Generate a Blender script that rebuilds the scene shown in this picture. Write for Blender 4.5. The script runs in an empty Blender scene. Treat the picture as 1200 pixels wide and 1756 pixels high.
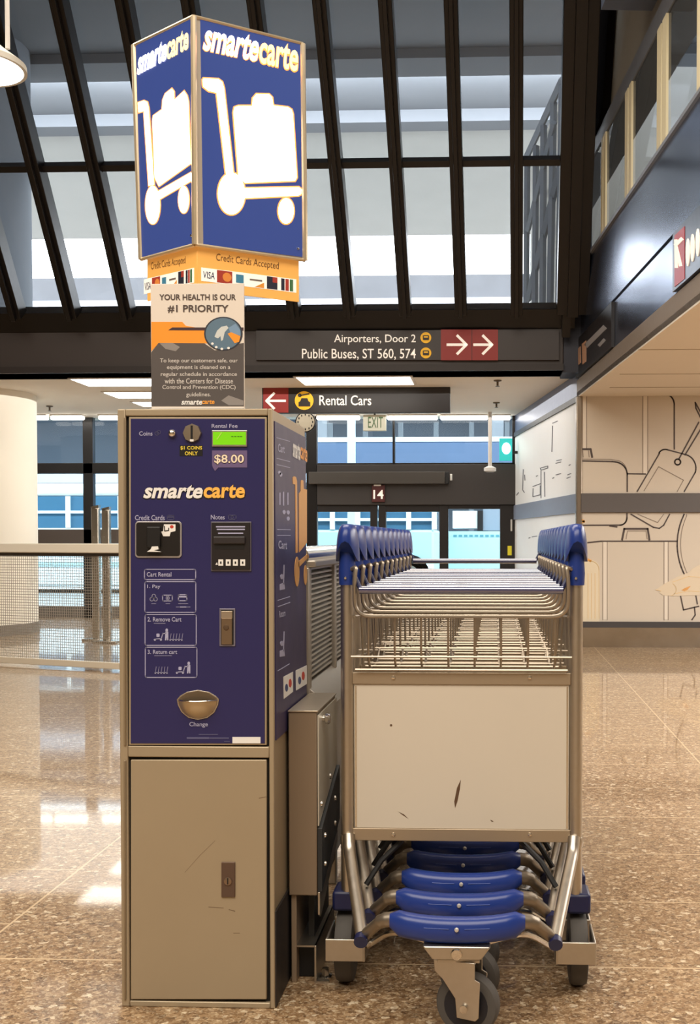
import bpy, bmesh, math, random
from mathutils import Vector, Matrix
random.seed(7)
C = bpy.context.scene.collection
SC = bpy.context.scene

# ------------------------------------------------------------------ camera, world, lights, exposure
F = 2000.0            # focal length in pixels of the 1200 x 1756 frame
CX = 770.0            # principal column (the photograph is cropped on its left)
HORIZ = 925.0         # eye level row
PITCH = math.radians(1.6)
CY = HORIZ + F * math.tan(PITCH)
YAW = math.atan(0.04)
EYE = Vector((0, 0, 1.15))
cam_d = bpy.data.cameras.new('camera')
cam = bpy.data.objects.new('camera', cam_d)
C.objects.link(cam)
cam_d.sensor_fit = 'AUTO'
cam_d.sensor_width = 36.0
cam_d.lens = F / 1756 * 36.0
cam_d.shift_x = (600 - CX) / 1756
cam_d.shift_y = (CY - 878) / 1756
cam_d.clip_start = 0.05
cam_d.clip_end = 300
cam.location = EYE
cam.rotation_euler = (math.pi / 2 - PITCH, 0, YAW)
SC.camera = cam

w = bpy.data.worlds.new('overcast_sky')
SC.world = w
w.use_nodes = True
wbg = w.node_tree.nodes['Background']
wbg.inputs[0].default_value = (0.95, 0.975, 1.0, 1)
wbg.inputs[1].default_value = 8.0

def area(name, loc, sx, sy, power, col, rot=(0, 0, 0), spread=180):
    l = bpy.data.lights.new(name, 'AREA')
    l.shape = 'RECTANGLE'
    l.size = sx
    l.size_y = sy
    l.energy = power
    l.color = col
    l.spread = math.radians(spread)
    o = bpy.data.objects.new(name, l)
    C.objects.link(o)
    o.location = loc
    o.rotation_euler = rot
    return o
WARM = (1.0, 0.9, 0.77)
area('hall_ceiling_lamps', (-1.5, -1.5, 6.3), 9, 5, 900, WARM)
area('hall_far_ceiling_lamps', (-2.5, 6.0, 6.3), 7, 3, 480, WARM)
area('lobby_ceiling_lamps', (-5.2, 14.95, 2.86), 13, 4.0, 250, (1.0, 0.95, 0.88))
area('office_ceiling_lamps', (3.6, 8.0, 6.4), 2.5, 9, 260, (1.0, 0.92, 0.8))
area('roadway_fill', (-3, 19.5, 8.6), 40, 2, 8000, (0.9, 0.96, 1.0), (math.radians(52), 0, 0))  # unseen light added to brighten the coaches and road outside
area('side_hall_ceiling_lamps', (4.6, 7.5, 2.66), 4.5, 8, 520, (1.0, 0.965, 0.91))
SC.view_settings.view_transform = 'Standard'
SC.view_settings.look = 'None'
SC.view_settings.gamma = 1
SC.view_settings.use_curve_mapping = False
SC.view_settings.exposure = 0.12

# ------------------------------------------------------------------ pixel rays onto real planes
cp, sp = math.cos(PITCH), math.sin(PITCH)
RIGHT = Vector((math.cos(YAW), math.sin(YAW), 0))
FLAT = Vector((-math.sin(YAW), math.cos(YAW), 0))
UP = Vector((0, 0, 1))
FWD = FLAT * cp - UP * sp
VUP = UP * cp + FLAT * sp
def ray(x, y):
    return RIGHT * ((x - CX) / F) + FWD + VUP * ((CY - y) / F)
def hit(x, y, p, n):
    d = ray(x, y)
    return EYE + d * ((Vector(p) - EYE).dot(n) / d.dot(n))
NX, NY, NZ = Vector((1, 0, 0)), Vector((0, 1, 0)), Vector((0, 0, 1))
def hy(x, y, Y): return hit(x, y, (0, Y, 0), NY)
def hx(x, y, X): return hit(x, y, (X, 0, 0), NX)
def hz(x, y, Z): return hit(x, y, (0, 0, Z), NZ)
def dist(x, y, D):
    d = ray(x, y)
    return EYE + d * (D / d.dot(FLAT))

# ------------------------------------------------------------------ materials
def lin(c):
    return tuple(((v / 255) / 12.92 if v / 255 <= 0.04045 else ((v / 255 + 0.055) / 1.055) ** 2.4) for v in c) + (1,)
MATS = {}
def mat(name, col, rough=0.5, metal=0.0, emit=None, es=0.0, var=0.0, vscale=20.0, coat=0.0, aniso=None, spec=None):
    if name in MATS: return MATS[name]
    m = bpy.data.materials.new(name)
    m.use_nodes = True
    nt = m.node_tree
    b = nt.nodes['Principled BSDF']
    b.inputs['Base Color'].default_value = lin(col)
    b.inputs['Roughness'].default_value = rough
    b.inputs['Metallic'].default_value = metal
    if coat: b.inputs['Coat Weight'].default_value = coat
    if spec is not None: b.inputs['Specular IOR Level'].default_value = spec
    if emit:
        b.inputs['Emission Color'].default_value = lin(emit)
        b.inputs['Emission Strength'].default_value = es
    tc = nt.nodes.new('ShaderNodeTexCoord')
    mp = nt.nodes.new('ShaderNodeMapping')
    if aniso: mp.inputs['Scale'].default_value = aniso
    nz = nt.nodes.new('ShaderNodeTexNoise')
    nz.inputs['Scale'].default_value = vscale
    nz.inputs['Detail'].default_value = 3
    nt.links.new(tc.outputs['Object'], mp.inputs[0])
    nt.links.new(mp.outputs[0], nz.inputs['Vector'])
    v = var if var else 0.04
    mr = nt.nodes.new('ShaderNodeMapRange')
    mr.inputs['To Min'].default_value = max(0.02, rough - v)
    mr.inputs['To Max'].default_value = min(1, rough + v)
    nt.links.new(nz.outputs[0], mr.inputs['Value'])
    nt.links.new(mr.outputs[0], b.inputs['Roughness'])
    if var:
        mx = nt.nodes.new('ShaderNodeMix')
        mx.data_type = 'RGBA'
        mx.blend_type = 'MULTIPLY'
        mx.inputs['Factor'].default_value = 1
        r2 = nt.nodes.new('ShaderNodeMapRange')
        r2.inputs['To Min'].default_value = 1 - var
        r2.inputs['To Max'].default_value = 1 + var
        nt.links.new(nz.outputs[0], r2.inputs['Value'])
        cb = nt.nodes.new('ShaderNodeCombineColor')
        for i in range(3): nt.links.new(r2.outputs[0], cb.inputs[i])
        mx.inputs['A'].default_value = lin(col)
        nt.links.new(cb.outputs[0], mx.inputs['B'])
        nt.links.new(mx.outputs['Result'], b.inputs['Base Color'])
    MATS[name] = m
    return m
def glass(name, tint=(235, 242, 245), refl=0.08):
    if name in MATS: return MATS[name]
    m = bpy.data.materials.new(name)
    m.use_nodes = True
    nt = m.node_tree
    nt.nodes.clear()
    out = nt.nodes.new('ShaderNodeOutputMaterial')
    tr = nt.nodes.new('ShaderNodeBsdfTransparent')
    tr.inputs[0].default_value = lin(tint)
    gl = nt.nodes.new('ShaderNodeBsdfGlossy')
    gl.inputs['Roughness'].default_value = 0.03
    mx = nt.nodes.new('ShaderNodeMixShader')
    fr = nt.nodes.new('ShaderNodeFresnel')
    fr.inputs['IOR'].default_value = 1.0 + refl * 6
    ge = nt.nodes.new('ShaderNodeNewGeometry')
    inv = nt.nodes.new('ShaderNodeMath')
    inv.operation = 'SUBTRACT'
    inv.inputs[0].default_value = 1.0
    nt.links.new(ge.outputs['Backfacing'], inv.inputs[1])
    mu = nt.nodes.new('ShaderNodeMath')
    mu.operation = 'MULTIPLY'
    nt.links.new(fr.outputs[0], mu.inputs[0])
    nt.links.new(inv.outputs[0], mu.inputs[1])
    nt.links.new(mu.outputs[0], mx.inputs[0])
    nt.links.new(tr.outputs[0], mx.inputs[1])
    nt.links.new(gl.outputs[0], mx.inputs[2])
    nt.links.new(mx.outputs[0], out.inputs[0])
    MATS[name] = m
    return m
def floor_mat():
    m = bpy.data.materials.new('terrazzo')
    m.use_nodes = True
    nt = m.node_tree
    L = nt.links.new
    b = nt.nodes['Principled BSDF']
    tc = nt.nodes.new('ShaderNodeTexCoord')
    def ramp(stops):
        r = nt.nodes.new('ShaderNodeValToRGB')
        e = r.color_ramp.elements
        while len(e) > 1: e.remove(e[-1])
        e[0].position, e[0].color = stops[0][0], lin(stops[0][1])
        for p, c in stops[1:]:
            k = e.new(p)
            k.color = lin(c)
        return r
    v1 = nt.nodes.new('ShaderNodeTexVoronoi')
    v1.inputs['Scale'].default_value = 75
    dn = nt.nodes.new('ShaderNodeTexNoise')
    dn.inputs['Scale'].default_value = 60
    L(tc.outputs['Object'], dn.inputs['Vector'])
    vm = nt.nodes.new('ShaderNodeVectorMath')
    vm.operation = 'SCALE'
    vm.inputs['Scale'].default_value = 0.016
    va = nt.nodes.new('ShaderNodeVectorMath')
    va.operation = 'ADD'
    L(dn.outputs['Color'], vm.inputs[0])
    L(vm.outputs[0], va.inputs[0])
    L(tc.outputs['Object'], va.inputs[1])
    L(va.outputs[0], v1.inputs['Vector'])
    sx = nt.nodes.new('ShaderNodeSeparateColor')
    L(v1.outputs['Color'], sx.inputs[0])
    r1 = ramp([(0.0, (92, 68, 46)), (0.15, (124, 96, 68)), (0.42, (146, 118, 86)), (0.7, (166, 138, 106)), (0.88, (190, 164, 130)), (0.95, (226, 210, 182))])
    r1.color_ramp.interpolation = 'CONSTANT'
    L(sx.outputs[0], r1.inputs[0])
    v2 = nt.nodes.new('ShaderNodeTexVoronoi')
    v2.inputs['Scale'].default_value = 190
    L(va.outputs[0], v2.inputs['Vector'])
    s2 = nt.nodes.new('ShaderNodeSeparateColor')
    L(v2.outputs['Color'], s2.inputs[0])
    r2 = ramp([(0.0, (96, 68, 44)), (0.4, (150, 118, 84)), (0.75, (178, 148, 112)), (0.92, (226, 208, 176))])
    L(s2.outputs[0], r2.inputs[0])
    mx = nt.nodes.new('ShaderNodeMix')
    mx.data_type = 'RGBA'
    mx.inputs['Factor'].default_value = 0.4
    L(r1.outputs[0], mx.inputs['A'])
    L(r2.outputs[0], mx.inputs['B'])
    # thin light joint strips
    br = nt.nodes.new('ShaderNodeTexBrick')
    br.inputs['Scale'].default_value = 1
    br.inputs['Mortar Size'].default_value = 0.004
    br.inputs['Mortar Smooth'].default_value = 0.2
    br.inputs['Brick Width'].default_value = 0.57
    br.inputs['Row Height'].default_value = 2.5
    br.offset = 0.5
    mp = nt.nodes.new('ShaderNodeMapping')
    mp.inputs['Rotation'].default_value = (0, 0, math.pi / 2)
    mp.inputs['Location'].default_value = FLOOR_SHIFT
    L(tc.outputs['Object'], mp.inputs[0])
    L(mp.outputs[0], br.inputs['Vector'])
    m2 = nt.nodes.new('ShaderNodeMix')
    m2.data_type = 'RGBA'
    L(br.outputs['Fac'], m2.inputs['Factor'])
    L(mx.outputs['Result'], m2.inputs['A'])
    m2.inputs['B'].default_value = lin((205, 180, 145))
    L(m2.outputs['Result'], b.inputs['Base Color'])
    b.inputs['Roughness'].default_value = 0.13
    b.inputs['Specular IOR Level'].default_value = 0.3
    b.inputs['Coat Weight'].default_value = 0.8
    b.inputs['Coat Roughness'].default_value = 0.045
    b.inputs['Coat IOR'].default_value = 1.42
    nz = nt.nodes.new('ShaderNodeTexNoise')
    nz.inputs['Scale'].default_value = 1.3
    L(tc.outputs['Object'], nz.inputs['Vector'])
    mr = nt.nodes.new('ShaderNodeMapRange')
    mr.inputs['To Min'].default_value = 0.34
    mr.inputs['To Max'].default_value = 0.46
    L(nz.outputs[0], mr.inputs['Value'])
    L(mr.outputs[0], b.inputs['Roughness'])
    n3 = nt.nodes.new('ShaderNodeTexNoise')
    n3.inputs['Scale'].default_value = 9
    L(tc.outputs['Object'], n3.inputs['Vector'])
    bp = nt.nodes.new('ShaderNodeBump')
    bp.inputs['Strength'].default_value = 0.006
    bp.inputs['Distance'].default_value = 0.02
    L(n3.outputs[0], bp.inputs['Height'])
    L(bp.outputs[0], b.inputs['Normal'])
    return m
FLOOR_SHIFT = (-0.3, -1.05, 0)

# ------------------------------------------------------------------ mesh builder
class MB:
    def __init__(s): s.bm = bmesh.new()
    def hexa(s, p):                       # 8 corners: bottom four, top four
        v = [s.bm.verts.new(q) for q in p]
        for f in ((0, 3, 2, 1), (4, 5, 6, 7), (0, 1, 5, 4), (1, 2, 6, 5), (2, 3, 7, 6), (3, 0, 4, 7)):
            s.bm.faces.new([v[i] for i in f])
        return s
    def box(s, a, b):
        x0, x1 = sorted((a[0], b[0])); y0, y1 = sorted((a[1], b[1])); z0, z1 = sorted((a[2], b[2]))
        return s.hexa([(x0, y0, z0), (x1, y0, z0), (x1, y1, z0), (x0, y1, z0), (x0, y0, z1), (x1, y0, z1), (x1, y1, z1), (x0, y1, z1)])
    def prism(s, pts, vec):
        vec = Vector(vec)
        a = [s.bm.verts.new(Vector(p)) for p in pts]
        b = [s.bm.verts.new(Vector(p) + vec) for p in pts]
        n = len(a)
        s.bm.faces.new(a[::-1])
        s.bm.faces.new(b)
        for i in range(n):
            s.bm.faces.new([a[i], a[(i + 1) % n], b[(i + 1) % n], b[i]])
        return s
    def rings(s, rings, caps=True):
        R = [[s.bm.verts.new(p) for p in r] for r in rings]
        n = len(R[0])
        for a, b in zip(R, R[1:]):
            for i in range(n):
                s.bm.faces.new([a[i], a[(i + 1) % n], b[(i + 1) % n], b[i]])
        if caps:
            s.bm.faces.new(R[0][::-1])
            s.bm.faces.new(R[-1])
        return s
    def tube(s, pts, r, n=10, closed=False):
        P = [Vector(p) for p in pts]
        rs = r if isinstance(r, (list, tuple)) else [r] * len(P)
        rings = []
        t0 = None
        for i, p in enumerate(P):
            if closed: t = (P[(i + 1) % len(P)] - P[i - 1]).normalized()
            elif i == 0: t = (P[1] - P[0]).normalized()
            elif i == len(P) - 1: t = (P[-1] - P[-2]).normalized()
            else: t = ((P[i + 1] - P[i]).normalized() + (P[i] - P[i - 1]).normalized()).normalized()
            if t0 is None:
                ref = UP if abs(t.z) < 0.9 else NX
                u = t.cross(ref).normalized()
            else:
                q = t0.rotation_difference(t)
                u = q @ u
                u = (u - t * u.dot(t)).normalized()
            t0 = t
            v = t.cross(u)
            rings.append([p + (u * math.cos(k * 2 * math.pi / n) + v * math.sin(k * 2 * math.pi / n)) * rs[i] for k in range(n)])
        if closed: rings.append(rings[0])
        return s.rings(rings, not closed)
    def cyl(s, a, b, r, r2=None, n=20):
        return s.tube([a, b], [r, r if r2 is None else r2], n)
    def lathe(s, prof, c, axis=UP, n=28):
        axis = Vector(axis).normalized()
        u = axis.cross(NX if abs(axis.x) < 0.9 else NY).normalized()
        v = axis.cross(u)
        c = Vector(c)
        return s.rings([[c + axis * h + (u * math.cos(k * 2 * math.pi / n) + v * math.sin(k * 2 * math.pi / n)) * max(r, 1e-4) for k in range(n)] for r, h in prof])
    def build(s, name, m, parent=None, loc=None, bevel=0, smooth=True, seg=2):
        me = bpy.data.meshes.new(name)
        bmesh.ops.recalc_face_normals(s.bm, faces=s.bm.faces)
        s.bm.to_mesh(me)
        s.bm.free()
        o = bpy.data.objects.new(name, me)
        C.objects.link(o)
        me.materials.append(m)
        if smooth:
            me.shade_smooth()
            me.set_sharp_from_angle(angle=math.radians(38))
        if bevel:
            bv = o.modifiers.new('bevel', 'BEVEL')
            bv.width = bevel
            bv.segments = seg
            bv.limit_method = 'ANGLE'
            bv.angle_limit = math.radians(40)
        if parent: o.parent = parent
        if loc is not None:
            loc = Vector(loc)
            if not parent:
                me.transform(Matrix.Translation(-loc))
                o.location = loc
            else:
                o.location = loc
        return o

def tag(o, label, cat, group=None, kind=None):
    o['label'] = label
    o['category'] = cat
    if group: o['group'] = group
    if kind: o['kind'] = kind
    return o
def struct(o):
    o['kind'] = 'structure'
    return o
def thing(name, label, cat, loc, group=None):
    o = bpy.data.objects.new(name, None)
    C.objects.link(o)
    o.location = loc
    o.empty_display_size = 0.1
    return tag(o, label, cat, group)

# drawing on a plane: pixel rays land on the plane, d lifts off it towards the viewer
class Map:
    def __init__(s, p, n, loc=(0, 0, 0)):
        s.p, s.n, s.loc = Vector(p), Vector(n).normalized(), Vector(loc)
    def __call__(s, x, y, d=0.0):
        return hit(x, y, s.p, s.n) + s.n * d - s.loc
def ppoly(mb, M, pts, d0, d1):
    a = [M(x, y, d0) for x, y in pts]
    return mb.prism(a, M.n * (d1 - d0))
def prect(mb, M, x0, y0, x1, y1, d0, d1):
    return ppoly(mb, M, [(x0, y0), (x1, y0), (x1, y1), (x0, y1)], d0, d1)
def rr(x0, y0, x1, y1, r, n=5):
    pts = []
    for cx, cy, a in ((x1 - r, y0 + r, -90), (x1 - r, y1 - r, 0), (x0 + r, y1 - r, 90), (x0 + r, y0 + r, 180)):
        for k in range(n + 1):
            t = math.radians(a + 90 * k / n)
            pts.append((cx + r * math.cos(t), cy + r * math.sin(t)))
    return pts
def ell(cx, cy, rx, ry=None, n=28):
    ry = rx if ry is None else ry
    return [(cx + rx * math.cos(2 * math.pi * k / n), cy + ry * math.sin(2 * math.pi * k / n)) for k in range(n)]
def stroke(mb, M, pts, wd, d0, d1, closed=False):
    n = len(pts)
    for i in range(n if closed else n - 1):
        (x0, y0), (x1, y1) = pts[i], pts[(i + 1) % n]
        l = math.hypot(x1 - x0, y1 - y0)
        if l < 1e-6: continue
        ux, uy = (x1 - x0) / l, (y1 - y0) / l
        e = wd * 0.3
        x0, y0, x1, y1 = x0 - ux * e, y0 - uy * e, x1 + ux * e, y1 + uy * e
        px, py = -uy * wd / 2, ux * wd / 2
        ppoly(mb, M, [(x0 + px, y0 + py), (x1 + px, y1 + py), (x1 - px, y1 - py), (x0 - px, y0 - py)], d0, d1)
    return mb
def text_into(mb, M, body, tl, tr, bl, d0, d1, bold=0.0, shear=0.0):
    cu = bpy.data.curves.new('t', 'FONT')
    cu.body = body
    cu.shear = shear
    cu.offset = bold
    cu.resolution_u = 3
    cu.fill_mode = 'FRONT'
    cu.align_x = 'CENTER'
    cu.extrude = 0.0
    o = bpy.data.objects.new('t', cu)
    C.objects.link(o)
    bpy.context.view_layer.update()
    me = bpy.data.meshes.new_from_object(o.evaluated_get(bpy.context.evaluated_depsgraph_get()))
    bpy.data.objects.remove(o)
    bpy.data.curves.remove(cu)
    vs = [v.co.copy() for v in me.vertices]
    if not vs: return mb
    xa, xb = min(v.x for v in vs), max(v.x for v in vs)
    ya, yb = min(v.y for v in vs), max(v.y for v in vs)
    nv = []
    for v in vs:
        u = (v.x - xa) / (xb - xa)
        t = (yb - v.y) / max(yb - ya, 1e-6)
        x = tl[0] + u * (tr[0] - tl[0]) + t * (bl[0] - tl[0])
        y = tl[1] + u * (tr[1] - tl[1]) + t * (bl[1] - tl[1])
        nv.append(mb.bm.verts.new(M(x, y, d1)))
    for p in me.polygons:
        try: mb.bm.faces.new([nv[i] for i in p.vertices])
        except ValueError: pass
    bpy.data.meshes.remove(me)
    return mb
def text(name, M, body, x0, y0, x1, y1, m, parent, d=0.0012, bold=0.0, shear=0.0):
    mb = MB()
    text_into(mb, M, body, (x0, y0), (x1, y0), (x0, y1), 0, d, bold, shear)
    return mb.build(name, m, parent, smooth=False)
def textq(name, M, body, tl, tr, bl, m, parent, d=0.0012, bold=0.0, shear=0.0):
    mb = MB()
    text_into(mb, M, body, tl, tr, bl, 0, d, bold, shear)
    return mb.build(name, m, parent, smooth=False)

# materials used in several places
steel = mat('stainless_steel', (196, 190, 180), 0.24, 1.0, var=0.08, vscale=30)
chrome = mat('bright_chrome', (225, 220, 212), 0.14, 1.0)
alu = mat('brushed_aluminium', (196, 188, 176), 0.36, 1.0, var=0.06, vscale=60)
black = mat('black_plastic', (18, 18, 20), 0.45)
darkm = mat('bronze_black_metal', (34, 30, 30), 0.42, 0.3)
white = mat('white_print', (236, 234, 230), 0.5)
orange = mat('orange_print', (240, 160, 62), 0.5)
cream = mat('cream_print', (238, 222, 196), 0.5)
palegrey = mat('pale_blue_print', (170, 170, 200), 0.5)

# ------------------------------------------------------------------ THE SETTING
YH, YW, YM = 12.4, 17.0, 12.5
Z_LOBBY = hy(480, 638, YH).z
Z_HEAD = hy(480, 566, YH).z
struct(MB().box((-16, -9, -0.1), (9, YW + 0.1, 0)).build('floor', floor_mat(), smooth=False))
hallwall = mat('warm_grey_wall', (178, 166, 148), 0.7, var=0.05, vscale=2)
hallceil = mat('dark_ceiling', (92, 88, 84), 0.8, var=0.05, vscale=2)
ceilw = mat('white_ceiling_tile', (226, 220, 210), 0.8, var=0.02, vscale=6)
struct(MB().box((-16.2, -9, 0), (-16, YW, 8)).build('wall_left', hallwall, smooth=False))
struct(MB().box((-16, -9.2, 0), (9, -9, 8)).build('wall_rear', hallwall, smooth=False))
struct(MB().box((9, -9, 0), (9.2, YW, 8)).build('wall_right', hallwall, smooth=False))

# sloped glazing over the lobby
SL = 1.3575
gp, gn = Vector((0, YH, Z_HEAD)), Vector((0, -SL, -1)).normalized()
GD = Vector((0, -1, SL)).normalized()
G = Map(gp, gn)
Z_TOP = 6.6
Y_TOP = YH - (Z_TOP - Z_HEAD) / SL
struct(MB().box((-16, -9, Z_TOP), (9, Y_TOP + 0.1, Z_TOP + 0.2)).build('ceiling_hall', hallceil, smooth=False))
win = thing('window_1', 'sloped wall of dark framed glazing above the lobby header', 'window', hit(480, 540, gp, gn))
win['kind'] = 'structure'
wl = win.location
frame_m = mat('black_window_frame', (26, 23, 23), 0.32, 0.4)
def along(p, s): return p + GD * s
TOPS = (Z_TOP - Z_HEAD) / GD.z
XR_END = hit(985, 558, gp, gn).x
for k in range(-1, 12):
    px = 885 - 93.5 * k
    wd = 0.062 if k >= 0 else 0.16
    b = hit(px, 560, gp, gn)
    b = Vector((b.x, YH, Z_HEAD)) - wl
    e = along(b, TOPS) + Vector((-0.012, 0, 0)) * TOPS
    b = along(b, .24)
    mb = MB()
    q = gn * 0.2
    X = NX * wd
    mb.hexa([b - X, b + X, b + X + q, b - X + q, e - X, e + X, e + X + q, e - X + q])
    q2, X2 = gn * 0.26, NX * wd * 0.35
    mb.hexa([b - X2 + q, b + X2 + q, b + X2 + q2, b - X2 + q2, e - X2 + q, e + X2 + q, e + X2 + q2, e - X2 + q2])
    mb.build('mullion', frame_m, win, bevel=0.006)
t = hit(480, 278, gp, gn) - wl
MB().hexa([t + Vector((-15, 0, 0)) - GD * .03, t + Vector((XR_END - wl.x - t.x, 0, 0)) - GD * .03, t + Vector((XR_END - wl.x - t.x, 0, 0)) - GD * .03 + gn * .12, t + Vector((-15, 0, 0)) - GD * .03 + gn * .12,
           t + Vector((-15, 0, 0)) + GD * .03, t + Vector((XR_END - wl.x - t.x, 0, 0)) + GD * .03, t + Vector((XR_END - wl.x - t.x, 0, 0)) + GD * .03 + gn * .12, t + Vector((-15, 0, 0)) + GD * .03 + gn * .12]).build('transom', frame_m, win)
b0 = Vector((-16, YH, Z_HEAD)) - wl
b1 = Vector((XR_END, YH, Z_HEAD)) - wl
sq = GD * 0.22
go = gn * .012
MB().hexa([b0 - gn * .15, b1 - gn * .15, b1 + go, b0 + go, b0 + sq - gn * .15, b1 + sq - gn * .15, b1 + sq + go, b0 + sq + go]).build('sill', frame_m, win)
gl = glass('clear_glazing', (236, 238, 240), 0.06)
MB().hexa([b0, b1, b1 - gn * .01, b0 - gn * .01, along(b0, TOPS), along(b1, TOPS), along(b1, TOPS) - gn * .01, along(b0, TOPS) - gn * .01]).build('pane', gl, win, smooth=False)

# header beam, lobby ceiling
XH = hy(966, 600, YH).x
head_m = mat('dark_brown_header', (58, 50, 48), 0.5, var=0.05, vscale=3)
struct(MB().box((-16, YH, Z_LOBBY), (XH, YH + 0.45, Z_HEAD)).build('trim_1', head_m, bevel=0.01))
struct(MB().box((-16, YH - 0.02, Z_LOBBY - 0.0), (XH, YH + 0.47, Z_LOBBY + 0.07)).build('trim_2', mat('header_lip', (40, 32, 30), 0.5), smooth=False))
struct(MB().box((-16, YH + 0.45, Z_LOBBY), (2.2, YW + 0.3, Z_LOBBY + 0.1)).build('ceiling', ceilw, smooth=False))
struct(MB().box((-16, YH + 0.3, Z_HEAD - 0.05), (2.2, YW + 0.3, Z_HEAD + 0.05)).build('roof_lobby', mat('lobby_roof', (90, 90, 92), 0.9), smooth=False))

# right side: fascia of the mezzanine on a slightly splayed plane
fa = dist(994, 678, 12.4)
Z_SIDE = fa.z
fb = hz(1200, 517, Z_SIDE)
fdir = (fb - fa); fdir.z = 0; fdir.normalize()
fn = Vector((fdir.y, -fdir.x, 0))
if fn.x > 0: fn = -fn                  # towards the hall
FM = Map(fa, fn)
f0 = fa - fdir * 1.25
f1 = fa + fdir * 11.0
def fslab(z0, z1, d0, d1, name, m, s0=None, s1=None, bevel=0):
    a = (f0 if s0 is None else fa + fdir * s0).copy(); b = (f1 if s1 is None else fa + fdir * s1).copy()
    a.z = b.z = 0
    P = [a + fn * d0, b + fn * d0, b + fn * d1, a + fn * d1]
    return struct(MB().hexa([p + UP * z0 for p in P] + [p + UP * z1 for p in P]).build(name, m, bevel=bevel, smooth=False))
z_lip = FM(1200, 465).z
z_mid = FM(1200, 352).z
z_sill = FM(1200, 156).z
z_whead = FM(1134, 41).z
panel_m = mat('blue_grey_metal_panel', (112, 122, 146), 0.2, 0.9, var=0.03, vscale=3)
fslab(Z_SIDE, z_lip, -0.35, 0.0, 'trim_3', mat('taupe_lip', (128, 114, 100), 0.6), bevel=0.01)
fslab(z_lip, z_mid - 0.012, -0.3, -0.012, 'wall_fascia_lower', panel_m)
fslab(z_mid + 0.012, z_sill - 0.03, -0.3, -0.004, 'wall_fascia_upper', panel_m)
fslab(z_mid - 0.012, z_mid + 0.012, -0.3, -0.03, 'trim_4', black)
fslab(z_sill - 0.03, z_sill, -0.32, 0.02, 'trim_5', mat('pale_sill', (150, 152, 158), 0.4, 0.5))
# mezzanine windows
w2 = thing('window_2', 'row of cream framed office windows on the mezzanine', 'window', (fa.x, fa.y, z_sill))
w2['kind'] = 'structure'
cr = mat('cream_mullion', (206, 194, 160), 0.5)
for x0, x1 in ((996, 1000), (1002, 1007), (1031, 1034), (1035, 1038.5), (1072, 1077), (1078.5, 1083), (1127, 1134), (1136, 1143), (1196, 1206), (1208, 1217), (1330, 1350), (1500, 1530)):
    a, b = FM(x0, 925 - (x0 - 678) * 1.6), FM(x1, 925 - (x1 - 678) * 1.6)
    a.z = b.z = 0
    P = [a + fn * -.012, b + fn * -.012, b + fn * .006, a + fn * .006]
    MB().hexa([p + UP * z_sill - w2.location for p in P] + [p + UP * z_whead - w2.location for p in P]).build('mullion', cr, w2)
a, b = f0.copy(), f1.copy()
a.z = b.z = 0
P = [a - fn * .02, b - fn * .02, b - fn * .012, a - fn * .012]
MB().hexa([p + UP * z_sill - w2.location for p in P] + [p + UP * z_whead - w2.location for p in P]).build('pane', glass('office_glass', (222, 226, 230), 0.03), w2, smooth=False)
fslab(z_whead, z_whead + 0.16, -0.3, 0.0, 'trim_6', mat('grey_window_head', (88, 88, 92), 0.5))
fslab(z_whead + 0.16, Z_TOP + .2, -0.3, -0.05, 'wall_mezzanine', mat('mezzanine_wall', (120, 114, 102), 0.7))
fslab(z_whead + 0.34, z_whead + 0.95, -0.05, 0.35, 'trim_7', mat('blue_grey_beam', (84, 94, 116), 0.5), s0=3.2)
fslab(z_sill - 0.2, z_sill - 0.03, -3.4, -0.3, 'floor_mezzanine', hallwall)
fslab(z_sill - .2, Z_TOP, -3.5, -.03, 'wall_mezzanine_end', mat('pale_office_wall', (190, 190, 186), 0.8), s0=-1.25, s1=-1.15)
fslab(z_sill, Z_TOP, -3.6, -3.4, 'wall_mezzanine_back', mat('pale_office_wall', (150, 152, 152), 0.8))
# black end frame between glazing and mezzanine
zh_ = z_whead + .15
e_ = f0.copy(); e_.z = zh_
A_, B_, C_ = FM(1058, -140), FM(1038, 185), FM(1032, 205)
C_.z = zh_
E_ = f0.copy(); E_.z = A_.z
struct(MB().prism([p - fn * .04 for p in (A_, B_, C_, e_, E_)], fn * .07).build('trim_8', mat('matte_black', (16, 14, 14), .9, spec=0.0), smooth=False))
pts = [G(962, 566), G(976, 566), G(1004, -140), G(988, -140)]
struct(MB().prism([p - gn * 0.03 for p in pts], gn * 0.2).build('trim_9', frame_m, smooth=False))
# corner between header and fascia
a = hy(958, 560, YH + .3); b = hy(1000, 690, YH + .3)
struct(MB().box((XH - .01, YH + .02, Z_LOBBY - .02), (fa.x + .12, YH + .5, z_sill + 1.2)).build('trim_10', mat('dark_corner_panel', (46, 48, 58), 0.5, 0.3), smooth=False))

# low ceiling of the side hall, mural wall
mural_m = mat('beige_mural_wall', (196, 184, 168), 0.6, var=0.02, vscale=2)
a = fa.copy()
mb = MB()
P = [f0, f1, Vector((9, f1.y, 0)), Vector((9, YM, 0)), Vector((fa.x + .1, YM, 0))]
mb.prism([Vector((p.x, p.y, Z_SIDE - .004)) for p in P], UP * 0.06)
sidec = mat('beige_plank_ceiling', (214, 204, 190), 0.7, var=0.02, vscale=3)
struct(mb.build('ceiling_side', sidec, smooth=False))
XM = hy(993, 900, YM).x
struct(MB().box((XM, YM, 0), (9, YM + .15, Z_SIDE + .2)).build('wall_mural', mural_m, smooth=False))
for k, yy in enumerate((598, 640, 663)):
    p = hz(1200, yy, Z_SIDE)
    struct(MB().box((max(p.x - 1.0, fa.x + .25), p.y - .006, Z_SIDE - .008), (9, p.y + .006, Z_SIDE - .003)).build('trim_%d' % (11 + k), mat('ceiling_joint', (168, 154, 134), 0.8), smooth=False))
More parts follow.
